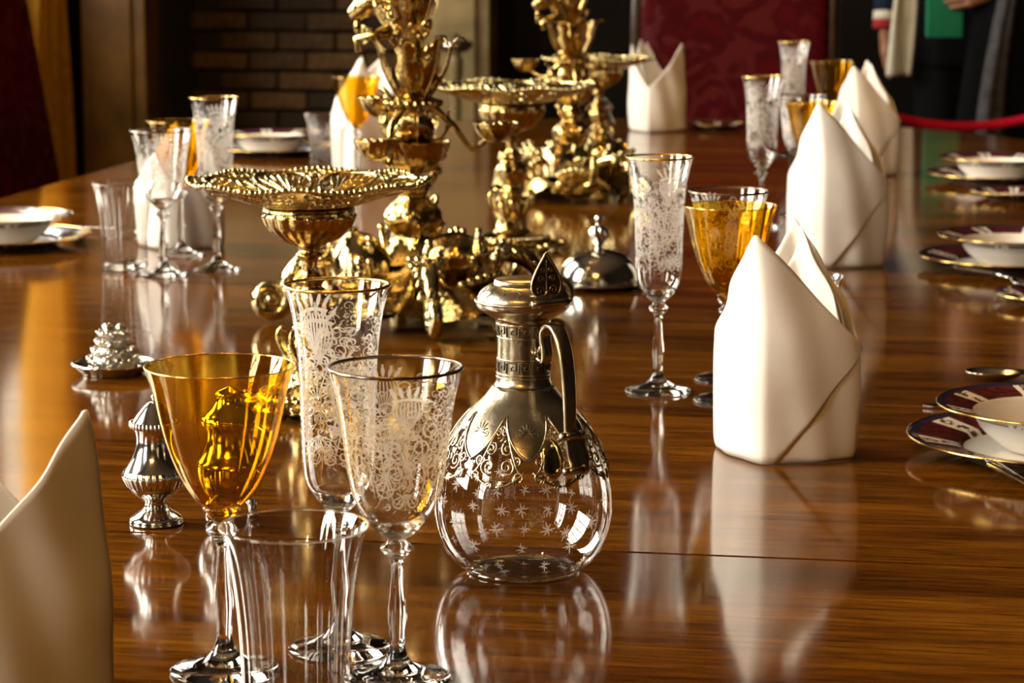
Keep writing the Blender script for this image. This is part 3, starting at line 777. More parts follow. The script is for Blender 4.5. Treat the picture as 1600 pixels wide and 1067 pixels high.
def make_knife(label, loc, rz):
    root = thing('table_knife', label, 'knife', loc, rz, 'silver knives')
    vs = []; n = 16
    for i in range(n + 1):
        t = i / n; x = -0.125 + 0.13 * t
        w0 = -0.0085; w1 = 0.0085 * min(1, sqrt(max(0.0, t * 5))) ; w0 = w0 * (0.75 + 0.25 * t) if t > 0.02 else 0.0
        vs += [(x, w0, 0.0030), (x, w1, 0.0034), (x, w1, 0.0012), (x, w0, 0.0012)]
    fs = []
    for i in range(n):
        a, b = 4 * i, 4 * i + 4
        for k in range(4): fs.append((a + k, a + (k + 1) % 4, b + (k + 1) % 4, b + k))
    fs += [(0, 1, 2, 3), tuple(4 * n + k for k in (3, 2, 1, 0))]
    MB().add(vs, fs).build('blade', 'silver', root, smooth=False)
    MB().tube([(0.0, 0, 0.004), (0.01, 0, 0.005), (0.05, 0, 0.0045), (0.09, 0, 0.0058), (0.10, 0, 0.0055)], [0.005, 0.0045, 0.0065, 0.0085, 0.004], 12, flat=0.62).build('handle', 'silver', root)
    return root
fk = make_fork('silver fork leaning on the rim of the nearest right-hand dinner plate', (0.098, 1.990, TZ + 0.0055), radians(112.5), radians(-4.5))
dup(fk, (0.093, 3.267, TZ + 0.0145), radians(120), 'silver fork from the second right-hand dinner plate to the side plate')
dup(fk, (-1.225, 3.70, TZ + 0.0008), radians(165), 'silver fork beside the plate at the left edge')
dup(fk, (-1.10, 5.16, TZ + 0.0008), radians(176), 'silver fork beside the far left plate')
sp_ = make_spoon('silver soup spoon lying behind the nearest right-hand plate', on(0.124, 2.600), radians(6))
kn = make_knife('silver table knife with its tip showing left of the nearest right-hand plate', on(0.117, 2.462), radians(14))
dup(sp_, on(0.135, 3.885), radians(4), 'silver soup spoon lying behind the second right-hand plate')

# ------------------------------------------------------------------ claret carafe
def carafe(loc):
    root = thing('claret_carafe', 'glass carafe with ornate silver neck, hinged lid and strap handle', 'carafe', loc)
    prof = smooth_prof([(0.038, 0.0012), (0.049, 0.007), (0.0570, 0.0185), (0.0620, 0.0330), (0.0636, 0.0480), (0.0622, 0.063), (0.0585, 0.078), (0.0530, 0.0920), (0.0455, 0.1055), (0.0365, 0.1165), (0.0270, 0.1255), (0.0198, 0.135)], 8)
    rf = interp(prof)
    g = MB(); g.lathe(prof, 96)
    g.build('glass_body', 'clear_glass', root)
    MB().lathe([(0.0004, 0.0035), (0.022, 0.0030), (0.034, 0.0022), (0.0405, 0.0015), (0.039, 0.0), (0.033, 0.0004), (0.022, 0.0012), (0.0004, 0.0015)], 64).build('glass_base', 'clear_glass', root)
    # cut stars
    S = SurfaceRibbons(rf, 0.06, 0.0003); rnd = random.Random(4)
    for row, z in enumerate((0.016, 0.030, 0.044, 0.058, 0.071)):
        for k in range(11):
            x = 2 * pi * 0.06 * (k + 0.5 * (row % 2)) / 11; R = rnd.uniform(0.0035, 0.0058)
            for q in range(8): S.leaf(x, z + rnd.uniform(-.001, .001), q * pi / 4 + 0.2, R * (1 if q % 2 == 0 else 0.75), R * 0.26)
    S.mb.build('cut_stars', 'cut_frost', root, smooth=False)
    # silver mount: shoulder plate with pointed lobes
    n = 8; ph0 = radians(-77) - pi / 8
    def low(th):
        q = ((th - ph0) / (2 * pi) * n) % 1.0                       # 0 and 1 between lobes, .5 at the lobe point
        d = abs(q - 0.5) * 2
        return 0.1190 - 0.0300 * (0.72 * (1 - d ** 2.4) + 0.28 * (1 - d) ** 1.6)
    def fn(i, j):
        th = 2 * pi * i; zb = low(th); z = zb + (0.1352 - zb) * j; r = rf(z) + 0.0011
        return (r * cos(th), r * sin(th), z)
    MB().grid(fn, 216, 16, closed_u=True).build('shoulder_plate', 'old_silver', root, solid=0.0012)
    def onr(th, z, off): r = rf(z) + off; return (r * cos(th), r * sin(th), z)
    # lobe outlines and engraved flowers
    ed = MB(); eng = MB()
    for k in range(n):
        tc = ph0 + 2 * pi * (k + 0.5) / n; half = pi / n
        pts = [onr(tc + half * 0.97 * s, low(tc + half * 0.97 * s) + 0.0012, 0.0020) for s in [i / 12 - 1 for i in range(25)]]
        ed.tube(pts, 0.0008, 6)
        for q in range(7):
            a = pi / 2 + (q - 3) * 0.62; c0 = 0.1085
            p2 = [(0.0022 * t, 0) for t in (1, 2, 3, 4)]
            pts = [onr(tc + (0.0016 * t * cos(a)) / rf(c0), c0 + 0.0016 * t * sin(a), 0.0018) for t in (0.6, 1.6, 2.8, 3.9)]
            eng.tube(pts, [0.0002, 0.0006, 0.0006, 0.0002], 5)
        for sg in (-1, 1):
            pts = [onr(tc + sg * px / rf(0.1085), 0.1085 + pz, 0.0018) for px, pz in spiral2(0.0055, -0.001, 0.0032, 2.4, 1.1, 12)]
            eng.tube(pts, 0.00028, 5)
    ed.build('lobe_edging', 'old_silver', root); eng.build('engraving', 'silver_dark', root)
    # filigree of scrolls below the shoulder plate, one swag per lobe
    for k in range(n):
        mb = MB(); tc = ph0 + 2 * pi * k / n
        def T(x, z): return onr(tc + x / 0.057, z, 0.0014)
        for sg in (-1, 1):
            for (x, z, R, a0, tu) in ((0.0065, 0.098, 0.0050, 1.9, 1.5), (0.0070, 0.0865, 0.0058, 4.2, 1.5), (0.0140, 0.0905, 0.0042, 2.6, 1.4), (0.0030, 0.1085, 0.0030, 1.6, 1.2), (0.0150, 0.0800, 0.0035, 5.0, 1.3)):
                pts = [T(sg * (x + px), z + pz) for px, pz in spiral2(0, 0, R, a0, tu, 20, 0.2)]
                mb.tube(pts, [0.0011 - 0.0004 * i / 19 for i in range(20)], 6, flat=0.7)
            mb.tube([T(sg * (0.0005 + 0.018 * t), 0.112 - 0.030 * t + 0.004 * sin(6 * t)) for t in [i / 14 for i in range(15)]], [0.0012 - 0.0005 * i / 14 for i in range(15)], 6)
            mb.tube([T(sg * (0.0195 - 0.019 * t), 0.083 - 0.010 * sin(pi * t * 0.5)) for t in [i / 12 for i in range(13)]], 0.0009, 6)
            for q in range(4):
                a = -pi / 2 + sg * (0.25 + 0.45 * q)
                mb.tube([T(sg * 0.002 + 0.0022 * t * cos(a), 0.0765 + 0.0022 * t * sin(a)) for t in (0, 1, 2, 3)], [0.0004, 0.0011, 0.0010, 0.0002], 6)
                mb.tube([T(sg * 0.0115 + 0.002 * t * cos(a), 0.0800 + 0.002 * t * sin(a)) for t in (0, 1, 2, 2.8)], [0.0004, 0.0010, 0.0009, 0.0002], 6)
        mb.build('filigree_scroll', 'old_silver', root)
    # neck
    neck = smooth_prof([(0.0225, 0.1335), (0.0196, 0.138), (0.0187, 0.146), (0.0183, 0.160), (0.0184, 0.174), (0.0200, 0.182), (0.0260, 0.186), (0.0325, 0.1905), (0.0338, 0.195)], 6)
    nk = MB().lathe(neck, 64).build('neck', 'old_silver', root)
    nf = interp(neck)
    for z in (0.1415, 0.1440, 0.1545, 0.1700, 0.1795): torus_at(nf(z) + 0.0002, z, 0.0006).build('neck_ring', 'old_silver', nk)
    for zb in (0.1455, 0.1712):                                           # greek key bands
        mb = MB(); m_ = 12
        for k in range(m_):
            t0 = 2 * pi * k / m_; w = 2 * pi / m_
            key = [(0, 0), (0, 1), (0.78, 1), (0.78, 0.3), (0.4, 0.3), (0.4, 0.62), (0.58, 0.62), (0.58, 0.62)][:7] 
            pts = []
            for (ax, az), (bx_, bz) in zip(key, key[1:]):
                for q in range(4):
                    t = q / 4; x = ax + (bx_ - ax) * t; z = zb + 0.0075 * (az + (bz - az) * t); th = t0 + w * x
                    r = nf(z) + 0.0003; pts.append((r * cos(th), r * sin(th), z))
            mb.tube(pts, 0.00055, 5)
        mb.build('greek_key_band', 'silver_dark', nk)
    torus_at(0.0338, 0.1955, 0.0013).build('neck_ring', 'old_silver', nk)
    # lid
    lid = MB().lathe(smooth_prof([(0.0332, 0.1962), (0.0322, 0.1995), (0.0290, 0.2035), (0.0235, 0.2068), (0.0210, 0.2072)], 5) + [(0.0208, 0.2100), (0.0200, 0.2108), (0.0004, 0.2110)], 64).build('lid', 'old_silver', root)
    eng = MB()
    for k in range(16):
        a = 2 * pi * k / 16
        eng.tube([(r * cos(a + d), r * sin(a + d), z) for r, z, d in ((0.0318, 0.2003, 0), (0.0295, 0.2033, 0.1), (0.0262, 0.2055, 0.0))], 0.0003, 5)
    eng.build('lid_engraving', 'silver_dark', lid)
    HA = radians(-46)                                                # direction of the handle: front right
    hd = Vector((cos(HA), sin(HA), 0)); hs = Vector((-sin(HA), cos(HA), 0))
    # thumb-piece: pointed palmette leaf standing on the hinge, facing outwards
    ol = []
    for i in range(25):
        t = i / 24; s_ = sin(pi * t ** 0.62) ; ol.append((0.0128 * s_ * (1 - 0.10 * t), 0.0335 * t))
    left = [(-x, z) for x, z in ol]
    ring = ol + left[::-1][1:-1]
    c0 = hd * 0.0275 + Vector((0, 0, 0.1985))
    tilt = 0.10
    def tp(x, z, d): return c0 + hs * x + Vector((0, 0, z * cos(tilt))) + hd * (d - z * sin(tilt) * 0.3)
    nr = len(ring)
    mb = MB(); mb.add([tp(x, z, 0.0009) for x, z in ring] + [tp(x, z, -0.0009) for x, z in ring], [tuple(range(nr)), tuple(range(nr, 2 * nr))[::-1]] + [(i, i + nr, (i + 1) % nr + nr, (i + 1) % nr) for i in range(nr)])
    th_ = mb.build('thumb_piece', 'silver_dark', root, smooth=False)
    mb = MB(); mb.tube([tp(x, z, 0.0012) for x, z in ring], 0.0011, 6, closed=True)
    mb.tube([tp(0, 0.003 + 0.027 * i / 8, 0.0014) for i in range(9)], [0.0013 - 0.0009 * i / 8 for i in range(9)], 6)
    for sg in (-1, 1):
        for (x, z, R, a0) in ((0.0058, 0.0075, 0.0036, 3.4), (0.0050, 0.0155, 0.0030, 3.6), (0.0034, 0.0215, 0.0022, 3.8)):
            mb.tube([tp(sg * (x + px), z + pz, 0.0014) for px, pz in spiral2(0, 0, R, a0, -1.2, 16, 0.2)], 0.0007, 6)
    mb.ball(tuple(tp(0, 0.006, 0.0015)), 0.0022, 8, 6)
    mb.build('palmette', 'old_silver', th_)
    MB().tube([tuple(hd * 0.0325 + hs * (0.0155 * s) + Vector((0, 0, 0.1972))) for s in (-1, -0.5, 0, 0.5, 1)], 0.0026, 10).build('hinge', 'old_silver', root)
    # strap handle
    path = [(0.0195, 0.158), (0.0225, 0.1555), (0.0275, 0.1560), (0.0285, 0.162), (0.0265, 0.169), (0.0270, 0.1765), (0.0325, 0.1815), (0.0400, 0.1805), (0.0465, 0.1735), (0.0515, 0.162), (0.0545, 0.147), (0.0560, 0.131), (0.0565, 0.117), (0.0568, 0.106), (0.0585, 0.097), (0.0600, 0.0905), (0.0625, 0.0850), (0.0610, 0.0810)]
    sm = smooth_prof(path, 4)
    pts = [hd * r + Vector((0, 0, z)) for r, z in sm]
    mb = MB()
    vs, fs = [], []; nn = len(pts)
    for i, p in enumerate(pts):
        t = (pts[min(i + 1, nn - 1)] - pts[max(i - 1, 0)]).normalized(); nrm = t.cross(hs)
        f = i / (nn - 1); w = 0.0058 - 0.0022 * abs(f - 0.5) * 2; th = 0.0021
        for a, b in ((-1, -0.4), (-0.8, -1), (0.8, -1), (1, -0.4), (1, 0.4), (0.75, 1), (0.3, 0.72), (-0.3, 0.72), (-0.75, 1), (-1, 0.4)):
            vs.append(p + hs * (w * a) + nrm * (-th * b))
    K = 10
    for i in range(nn - 1):
        for k in range(K): fs.append((i * K + k, i * K + (k + 1) % K, (i + 1) * K + (k + 1) % K, (i + 1) * K + k))
    fs += [tuple(range(K))[::-1], tuple((nn - 1) * K + k for k in range(K))]
    h = mb.add(vs, fs).build('handle', 'old_silver', root)
    mb = MB()
    for r, z in ((0.0632, 0.0835), (0.0592, 0.1075)):
        mb.tube([tuple(hd * r + hs * (0.0062 * s) + Vector((0, 0, z))) for s in (-1, 0, 1)], 0.0030, 10)
        for s in (-1, 1): mb.ball(tuple(hd * r + hs * (0.0075 * s) + Vector((0, 0, z))), 0.0034, 8, 6)
    mb.build('scroll_end', 'old_silver', h)
    mb = MB()                                                         # leaf bracket where the strap meets the neck
    for s in (-1, 0, 1): mb.tube([tuple(hd * (0.0185 + 0.002 * i) + hs * (s * 0.0022 * i) + Vector((0, 0, 0.158 + 0.0035 * i * (1 if s == 0 else 0.4)))) for i in range(4)], [0.0015, 0.003, 0.002, 0.0006], 8)
    mb.build('leaf_bracket', 'old_silver', h)
    # pair of plain oval bosses under the handle
    for s in (-1, 1):
        th = HA + s * 0.23
        MB().lathe([(0.0001, 0.0018), (0.004, 0.0015), (0.0072, 0.0006), (0.0082, -0.0004)], 24).xform(Matrix.Translation(onr(th, 0.0915, 0.0014)) @ Matrix.Rotation(th, 4, 'Z') @ Matrix.Rotation(radians(70), 4, 'Y') @ Matrix.Diagonal((1.75, 1.0, 1.0, 1))).build('oval_boss', 'gilt_pale', root)
carafe(on(-0.284, 1.746))

# ------------------------------------------------------------------ small silver
def shaker(label, loc, scale=1.0):
    root = thing('silver_shaker', label, 'shaker', loc, 0.2, 'silver shakers')
    body = smooth_prof([(0.0004, 0.0), (0.0190, 0.0), (0.0205, 0.0025), (0.0195, 0.005), (0.0150, 0.0085), (0.0095, 0.0125), (0.0085, 0.0165), (0.0105, 0.0195), (0.0175, 0.0250), (0.0232, 0.0330)], 5)
    MB().lathe(body, 64).build('foot', 'silver', root)
    gad = lambda th, r, z: 1 + 0.035 * abs(cos(15 * th)) 
    MB().lathe(smooth_prof([(0.0215, 0.0300), (0.0242, 0.0355), (0.0250, 0.0390), (0.0236, 0.0425)], 5), 180, rib=gad).build('gadroon_band', 'silver', root)
    MB().lathe(smooth_prof([(0.0236, 0.0425), (0.0205, 0.0465), (0.0165, 0.0540), (0.0140, 0.0630), (0.0142, 0.0700), (0.0160, 0.0755)], 5), 64).build('body', 'silver', root)
    lid = MB().lathe(smooth_prof([(0.0172, 0.0800), (0.0140, 0.0850), (0.0095, 0.0905), (0.0055, 0.0945), (0.0015, 0.0960)], 5), 48).build('lid', 'silver', root)
    r = MB()
    for k in range(36): a = 2 * pi * k / 36; r.ball((0.0178 * cos(a), 0.0178 * sin(a), 0.0782), 0.0022, 6, 4, (1, 1, 1.4))
    r.build('beaded_collar', 'silver', lid)
    MB().lathe([(0.0162, 0.0752), (0.0178, 0.0765), (0.0178, 0.0800), (0.0165, 0.0806)], 48).build('collar', 'silver', lid)
    MB().lathe(smooth_prof([(0.0008, 0.0955), (0.0012, 0.0975), (0.0022, 0.0995), (0.0008, 0.1015)], 4), 16).build('finial', 'silver', lid)
    root.scale = (scale,) * 3
    return root
sh = shaker('silver vase-shaped shaker left of the front amber goblet', on(-0.588, 1.842))
dup(sh, on(-0.735, 5.66), 0.4, 'small far silver shaker left of the napkin at the table end', scale=0.9)
def mustard(loc):
    root = thing('mustard_pot', 'silver mustard pot with scroll handle seen through the front amber goblet', 'pot', loc, 0.0)
    gad = lambda th, r, z: 1 + 0.03 * abs(cos(14 * th))
    MB().lathe(smooth_prof([(0.0004, 0.011), (0.012, 0.012), (0.021, 0.020), (0.0250, 0.032), (0.0252, 0.040)], 5), 96, rib=gad).build('body', 'silver', root)
    MB().lathe(smooth_prof([(0.0252, 0.040), (0.0258, 0.043), (0.022, 0.049), (0.0185, 0.058), (0.0180, 0.066), (0.0200, 0.072)], 5), 64).build('upper_body', 'silver', root)
    MB().lathe(smooth_prof([(0.0212, 0.0725), (0.0218, 0.0765), (0.0190, 0.081), (0.0125, 0.088), (0.0100, 0.094), (0.0110, 0.098), (0.0004, 0.103)], 5), 96, rib=lambda th, r, z: 1 + (0.04 * abs(cos(18 * th)) if z < 0.079 else 0)).build('lid', 'silver', root)
    for k in range(4):
        a = pi / 4 + k * pi / 2 + 0.3
        mb = MB(); mb.tube([(0.014 * cos(a), 0.014 * sin(a), 0.016), (0.021 * cos(a), 0.021 * sin(a), 0.013), (0.021 * cos(a), 0.021 * sin(a), 0.007), (0.0235 * cos(a), 0.0235 * sin(a), 0.0035)], [0.003, 0.0032, 0.0024, 0.0034], 8)
        mb.ball((0.0235 * cos(a), 0.0235 * sin(a), 0.0042), 0.0042, 8, 6); mb.build('foot', 'silver', root)
    a = radians(-20)
    MB().tube([(r * cos(a), r * sin(a), z) for r, z in smooth_prof([(0.0195, 0.069), (0.026, 0.073), (0.034, 0.068), (0.0365, 0.056), (0.031, 0.046), (0.0255, 0.040), (0.030, 0.036), (0.032, 0.040)], 4)], 0.0024, 8).build('handle', 'silver', root)
mustard(on(-0.538, 1.879))
def ornate_salt(label, loc, seed):
    """round silver tray carrying a mound of shells and foliage"""
    root = thing('ornate_salt', label, 'salt cellar', loc, 0.0, 'ornate silver salts')
    MB().lathe(smooth_prof([(0.0004, 0.0030), (0.022, 0.0032), (0.032, 0.0050), (0.0415, 0.0105), (0.0425, 0.0115), (0.0415, 0.0100), (0.032, 0.0020), (0.028, 0.0), (0.0004, 0.0)], 4), 64).build('tray', 'silver', root)
    torus_at(0.0422, 0.0112, 0.0013).build('tray_rim', 'silver', root)
    MB().lathe(smooth_prof([(0.026, 0.0035), (0.0225, 0.011), (0.0175, 0.021), (0.0135, 0.031), (0.0125, 0.037), (0.0135, 0.041), (0.010, 0.0435), (0.0004, 0.042)], 4), 96, rib=lambda th, r, z: 1 + 0.10 * sin(9 * th + 60 * z) * sin(230 * z)).build('mound', 'silver', root)
    rnd = random.Random(seed)
    for ring, (z, r, n_, s) in enumerate(((0.008, 0.023, 11, 0.011), (0.018, 0.0185, 9, 0.010), (0.028, 0.0145, 7, 0.009), (0.037, 0.0125, 6, 0.009))):
        for k in range(n_):
            a = 2 * pi * (k + 0.5 * ring) / n_ + rnd.uniform(-.15, .15)
            mb = MB()
            for q in range(5):
                f = (q - 2) * 0.32
                mb.tube([(r * cos(a + f * t * 0.55), r * sin(a + f * t * 0.55), z + 0 * t) if t == 0 else ((r + 0.0018 * t) * cos(a + f * 0.5 * t), (r + 0.0018 * t) * sin(a + f * 0.5 * t), z + s * 0.45 * t * cos(f)) for t in (0, 0.7, 1.5, 2.2)], [0.0008, 0.0014, 0.0014, 0.0007], 6)
            mb.build('leaf', 'silver', root)
    for k in range(3):
        a = 2 * pi * k / 3 + 0.4
        MB().ball((0.009 * cos(a), 0.009 * sin(a), 0.0465), 0.0058, 12, 8).build('bead', 'silver', root)
ornate_salt('ornate silver salt on a round tray at the left, below the left-hand glasses', on(-0.838, 2.49), 2)
def cloche(loc):
    root = thing('butter_dish', 'small round silver dish with polished domed cover near the gilt stand', 'dish', loc)
    MB().lathe(smooth_prof([(0.0004, 0.001), (0.045, 0.0), (0.052, 0.001), (0.0605, 0.0055), (0.0610, 0.0070), (0.0585, 0.0065), (0.050, 0.0045), (0.0004, 0.004)], 4), 72).build('dish', 'silver', root)
    MB().lathe(smooth_prof([(0.0525, 0.0048), (0.0520, 0.0140), (0.0480, 0.0270), (0.0390, 0.0380), (0.0250, 0.0455), (0.0100, 0.0485), (0.0004, 0.0490)], 6), 72).build('domed_cover', 'silver', root)
    fin = MB().lathe(smooth_prof([(0.006, 0.0480), (0.004, 0.0515), (0.0055, 0.0545), (0.0110, 0.0640), (0.0125, 0.0710), (0.0085, 0.0780), (0.0042, 0.0815), (0.0050, 0.0855), (0.0060, 0.0885), (0.0045, 0.0925), (0.0004, 0.0945)], 4), 60, rib=lambda th, r, z: 1 + (0.10 * cos(7 * th + 190 * z) if 0.055 < z < 0.08 else 0)).build('finial', 'silver', root)
cloche(on(-0.426, 3.23))

# ------------------------------------------------------------------ gilt tazze
def tazza(label, loc):
    root = thing('gilt_tazza', label, 'tazza', loc, 0.15, 'gilt openwork tazze')
    Z0, R = 0.196, 0.112
    NT, NR = 240, 18
    def P(th, f):
        r = 0.036 + (R - 0.036) * f
        lob = abs(cos(4 * th)); r *= 1 + 0.035 * (lob - 0.5) * f ** 3
        z = Z0 + 0.024 * f ** 1.15 + 0.0018 * cos(8 * th) * f ** 4
        return Vector((r * cos(th), r * sin(th), z))
    vs = [P(2 * pi * i / NT, j / (NR - 1)) for i in range(NT) for j in range(NR)]
    fs = []
    for i in range(NT):
        for j in range(NR - 1):
            hole = False
            if 4 <= j <= 14:
                seg = i % 30                                           # eight palmette fields
                if j % 3 != 0 and (i + (j // 3)) % 3 != 0 and 2 < seg < 28: hole = True
            if not hole:
                a, b = i * NR, ((i + 1) % NT) * NR
                fs.append((a + j, b + j, b + j + 1, a + j + 1))
    dish = MB().add(vs, fs).build('pierced_dish', 'gilt_pale', root, solid=0.0016)
    MB().lathe([(0.0004, Z0 - 0.006), (0.02, Z0 - 0.005), (0.037, Z0 + 0.0005)], 60).build('dish_centre', 'gilt_pale', root)
    mb = MB()
    for k in range(128):
        p = P(2 * pi * k / 128, 1.0); mb.ball((p.x, p.y, p.z + 0.001), 0.0021 if k % 2 else 0.0030, 6, 4)
    mb.build('beaded_rim', 'gilt_pale', root)
    mb = MB()
    up = Vector((0, 0, 0.0018))
    for q in range(7):
        d = (q - 3)
        mb.tube([P(pi / 8 + d * 0.085 * (0.15 + 0.85 * t), 0.22 + (0.70 - 0.05 * abs(d)) * t) + up for t in (0, 0.3, 0.6, 0.85, 1)], [0.0010, 0.0018, 0.0026, 0.0034, 0.0014], 6)
    mb.tube([P(pi / 8 + 0.34 * sin(a), 0.56 - 0.40 * cos(a)) + up for a in [pi * (0.12 + 1.76 * i / 28) for i in range(29)]], 0.0026, 6)
    for sg in (-1, 1):
        mb.tube([P(pi / 8 + sg * (0.36 + 0.06 * px), 0.84 + 0.10 * pz) + up for px, pz in spiral2(0, 0, 0.9, 1.0, 1.3, 14)], 0.0014, 6)
        mb.tube([P(pi / 8 + sg * (0.37 + 0.05 * px), 0.35 + 0.13 * pz) + up for px, pz in spiral2(0, 0, 0.9, 4.0, 1.3, 14)], 0.0014, 6)
    pal = mb.build('palmette', 'gilt_pale', root)
    for k in range(1, 8):
        c = pal.copy(); COL.objects.link(c); c.parent = root; c.rotation_euler = (0, 0, k * pi / 4)
    gad = lambda th, r, z: 1 + 0.06 * abs(cos(9 * th)) * (1 if 0.163 < z < 0.19 else 0)
    MB().lathe(smooth_prof([(0.0075, 0.138), (0.0085, 0.146), (0.0130, 0.150), (0.0100, 0.154), (0.0120, 0.158), (0.026, 0.165), (0.038, 0.176), (0.0430, 0.187), (0.0440, 0.1935), (0.040, 0.196), (0.02, 0.1925)], 5), 126, rib=gad).build('gadrooned_cup', 'gilt', root)
    st = MB().lathe(smooth_prof([(0.030, 0.022), (0.022, 0.028), (0.018, 0.040), (0.0215, 0.056), (0.020, 0.068), (0.0115, 0.074), (0.0160, 0.080), (0.0100, 0.086), (0.0165, 0.098), (0.0190, 0.110), (0.0120, 0.120), (0.0150, 0.126), (0.0085, 0.132), (0.0075, 0.139)], 5), 64, rib=lambda th, r, z: 1 + 0.09 * sin(6 * th + 90 * z) * (1 if z > 0.03 else 0)).build('stem', 'gilt', root)
    for k in range(6):
        a = k * pi / 3
        MB().tube([(r * cos(a), r * sin(a), z) for r, z in smooth_prof([(0.020, 0.050), (0.027, 0.060), (0.031, 0.072), (0.027, 0.080), (0.023, 0.076)], 4)], [0.0020 + 0.0012 * sin(i * 0.25) for i in range(17)], 6).build('acanthus_leaf', 'gilt', st)
    ba = MB().lathe(smooth_prof([(0.0004, 0.004), (0.052, 0.004), (0.062, 0.006), (0.058, 0.0115), (0.050, 0.014), (0.046, 0.019), (0.032, 0.0225), (0.02, 0.026)], 4), 128, rib=lambda th, r, z: 1 + 0.035 * cos(8 * th) + 0.02 * cos(32 * th)).build('base', 'gilt', root)
    mb = MB()
    for k in range(48): a = 2 * pi * k / 48; mb.ball((0.0475 * cos(a), 0.0475 * sin(a), 0.0185), 0.0022, 6, 4)
    mb.build('base_beading', 'gilt_pale', ba)
    for k in range(8):
        a = k * pi / 4 + pi / 8
        mb = MB(); mb.tube([((0.060 + px) * cos(a + py * 8), (0.060 + px) * sin(a + py * 8), 0.0075 + abs(px) * 0.3) for px, py in spiral2(0, 0, 0.011, 0, 1.4, 18)], [0.0042 - 0.0018 * i / 17 for i in range(18)], 8)
        mb.ball((0.060 * cos(a), 0.060 * sin(a), 0.006), 0.006, 8, 6)
        mb.build('scroll_foot', 'gilt', root)
    return root
tz = tazza('gilt openwork tazza nearest the camera at left, its shallow dish above the front flute', on(-0.585, 2.325))
dup(tz, on(-0.603, 3.60), 0.5, 'gilt openwork tazza standing between the two gilt figure groups', scale=1.08)
dup(tz, on(-0.655, 4.95), 0.9, 'farthest gilt openwork tazza, just left of the far-end napkin', scale=0.97)

# ------------------------------------------------------------------ gilt figural centrepieces
def scroll3(origin, ang, pts2, rads, mb, seg=8, flat=1.0):
    """tube from (radial, z) points in the vertical plane at angle ang"""
    mb.tube([(origin[0] + r * cos(ang), origin[1] + r * sin(ang), origin[2] + z) for r, z in pts2], rads, seg, flat)
def shell(mb, c, ang, pitch, R, ribs=9):
    """ribbed fan shell opening along direction ang (xy) and pitch"""
    d = Vector((cos(ang) * cos(pitch), sin(ang) * cos(pitch), sin(pitch))); s = Vector((-sin(ang), cos(ang), 0)); n = d.cross(s)
    c = Vector(c)
    for q in range(ribs):
        f = (q - (ribs - 1) / 2) / ((ribs - 1) / 2) * 1.15
        dd = d * cos(f) + s * sin(f)
        mb.tube([c + dd * (R * t) + n * (-R * 0.42 * (t - t * t) * 1.6 - R * 0.1 * t * abs(f)) for t in (0.08, 0.3, 0.55, 0.8, 1.0)], [R * 0.05, R * 0.09, R * 0.13, R * 0.17, R * 0.12], 7)
def acanthus(mb, origin, ang, pts2, w):
    """leaf blade: midrib plus side lobes, curling in the plane at ang"""
    n = len(pts2); sd = Vector((-sin(ang), cos(ang), 0))
    P3 = [Vector((origin[0] + r * cos(ang), origin[1] + r * sin(ang), origin[2] + z)) for r, z in pts2]
    vs = []; fs = []
    for i, p in enumerate(P3):
        t = i / (n - 1); ww = w * (sin(pi * min(1, 0.12 + t * 0.88)) ** 0.7) * (1 + 0.28 * cos(i * 2.1))
        for k in (-1, -0.5, 0, 0.5, 1): vs.append(p + sd * (ww * k) + Vector((cos(ang), sin(ang), 0.3)) * (abs(k) * ww * -0.35))
    for i in range(n - 1):
        for k in range(4): fs.append((5 * i + k, 5 * i + k + 1, 5 * i + 6 + k, 5 * i + 5 + k))
    mb.add(vs, fs)
    mb.tube(P3, [w * 0.14 * (1 - 0.6 * i / (n - 1)) for i in range(n)], 6)
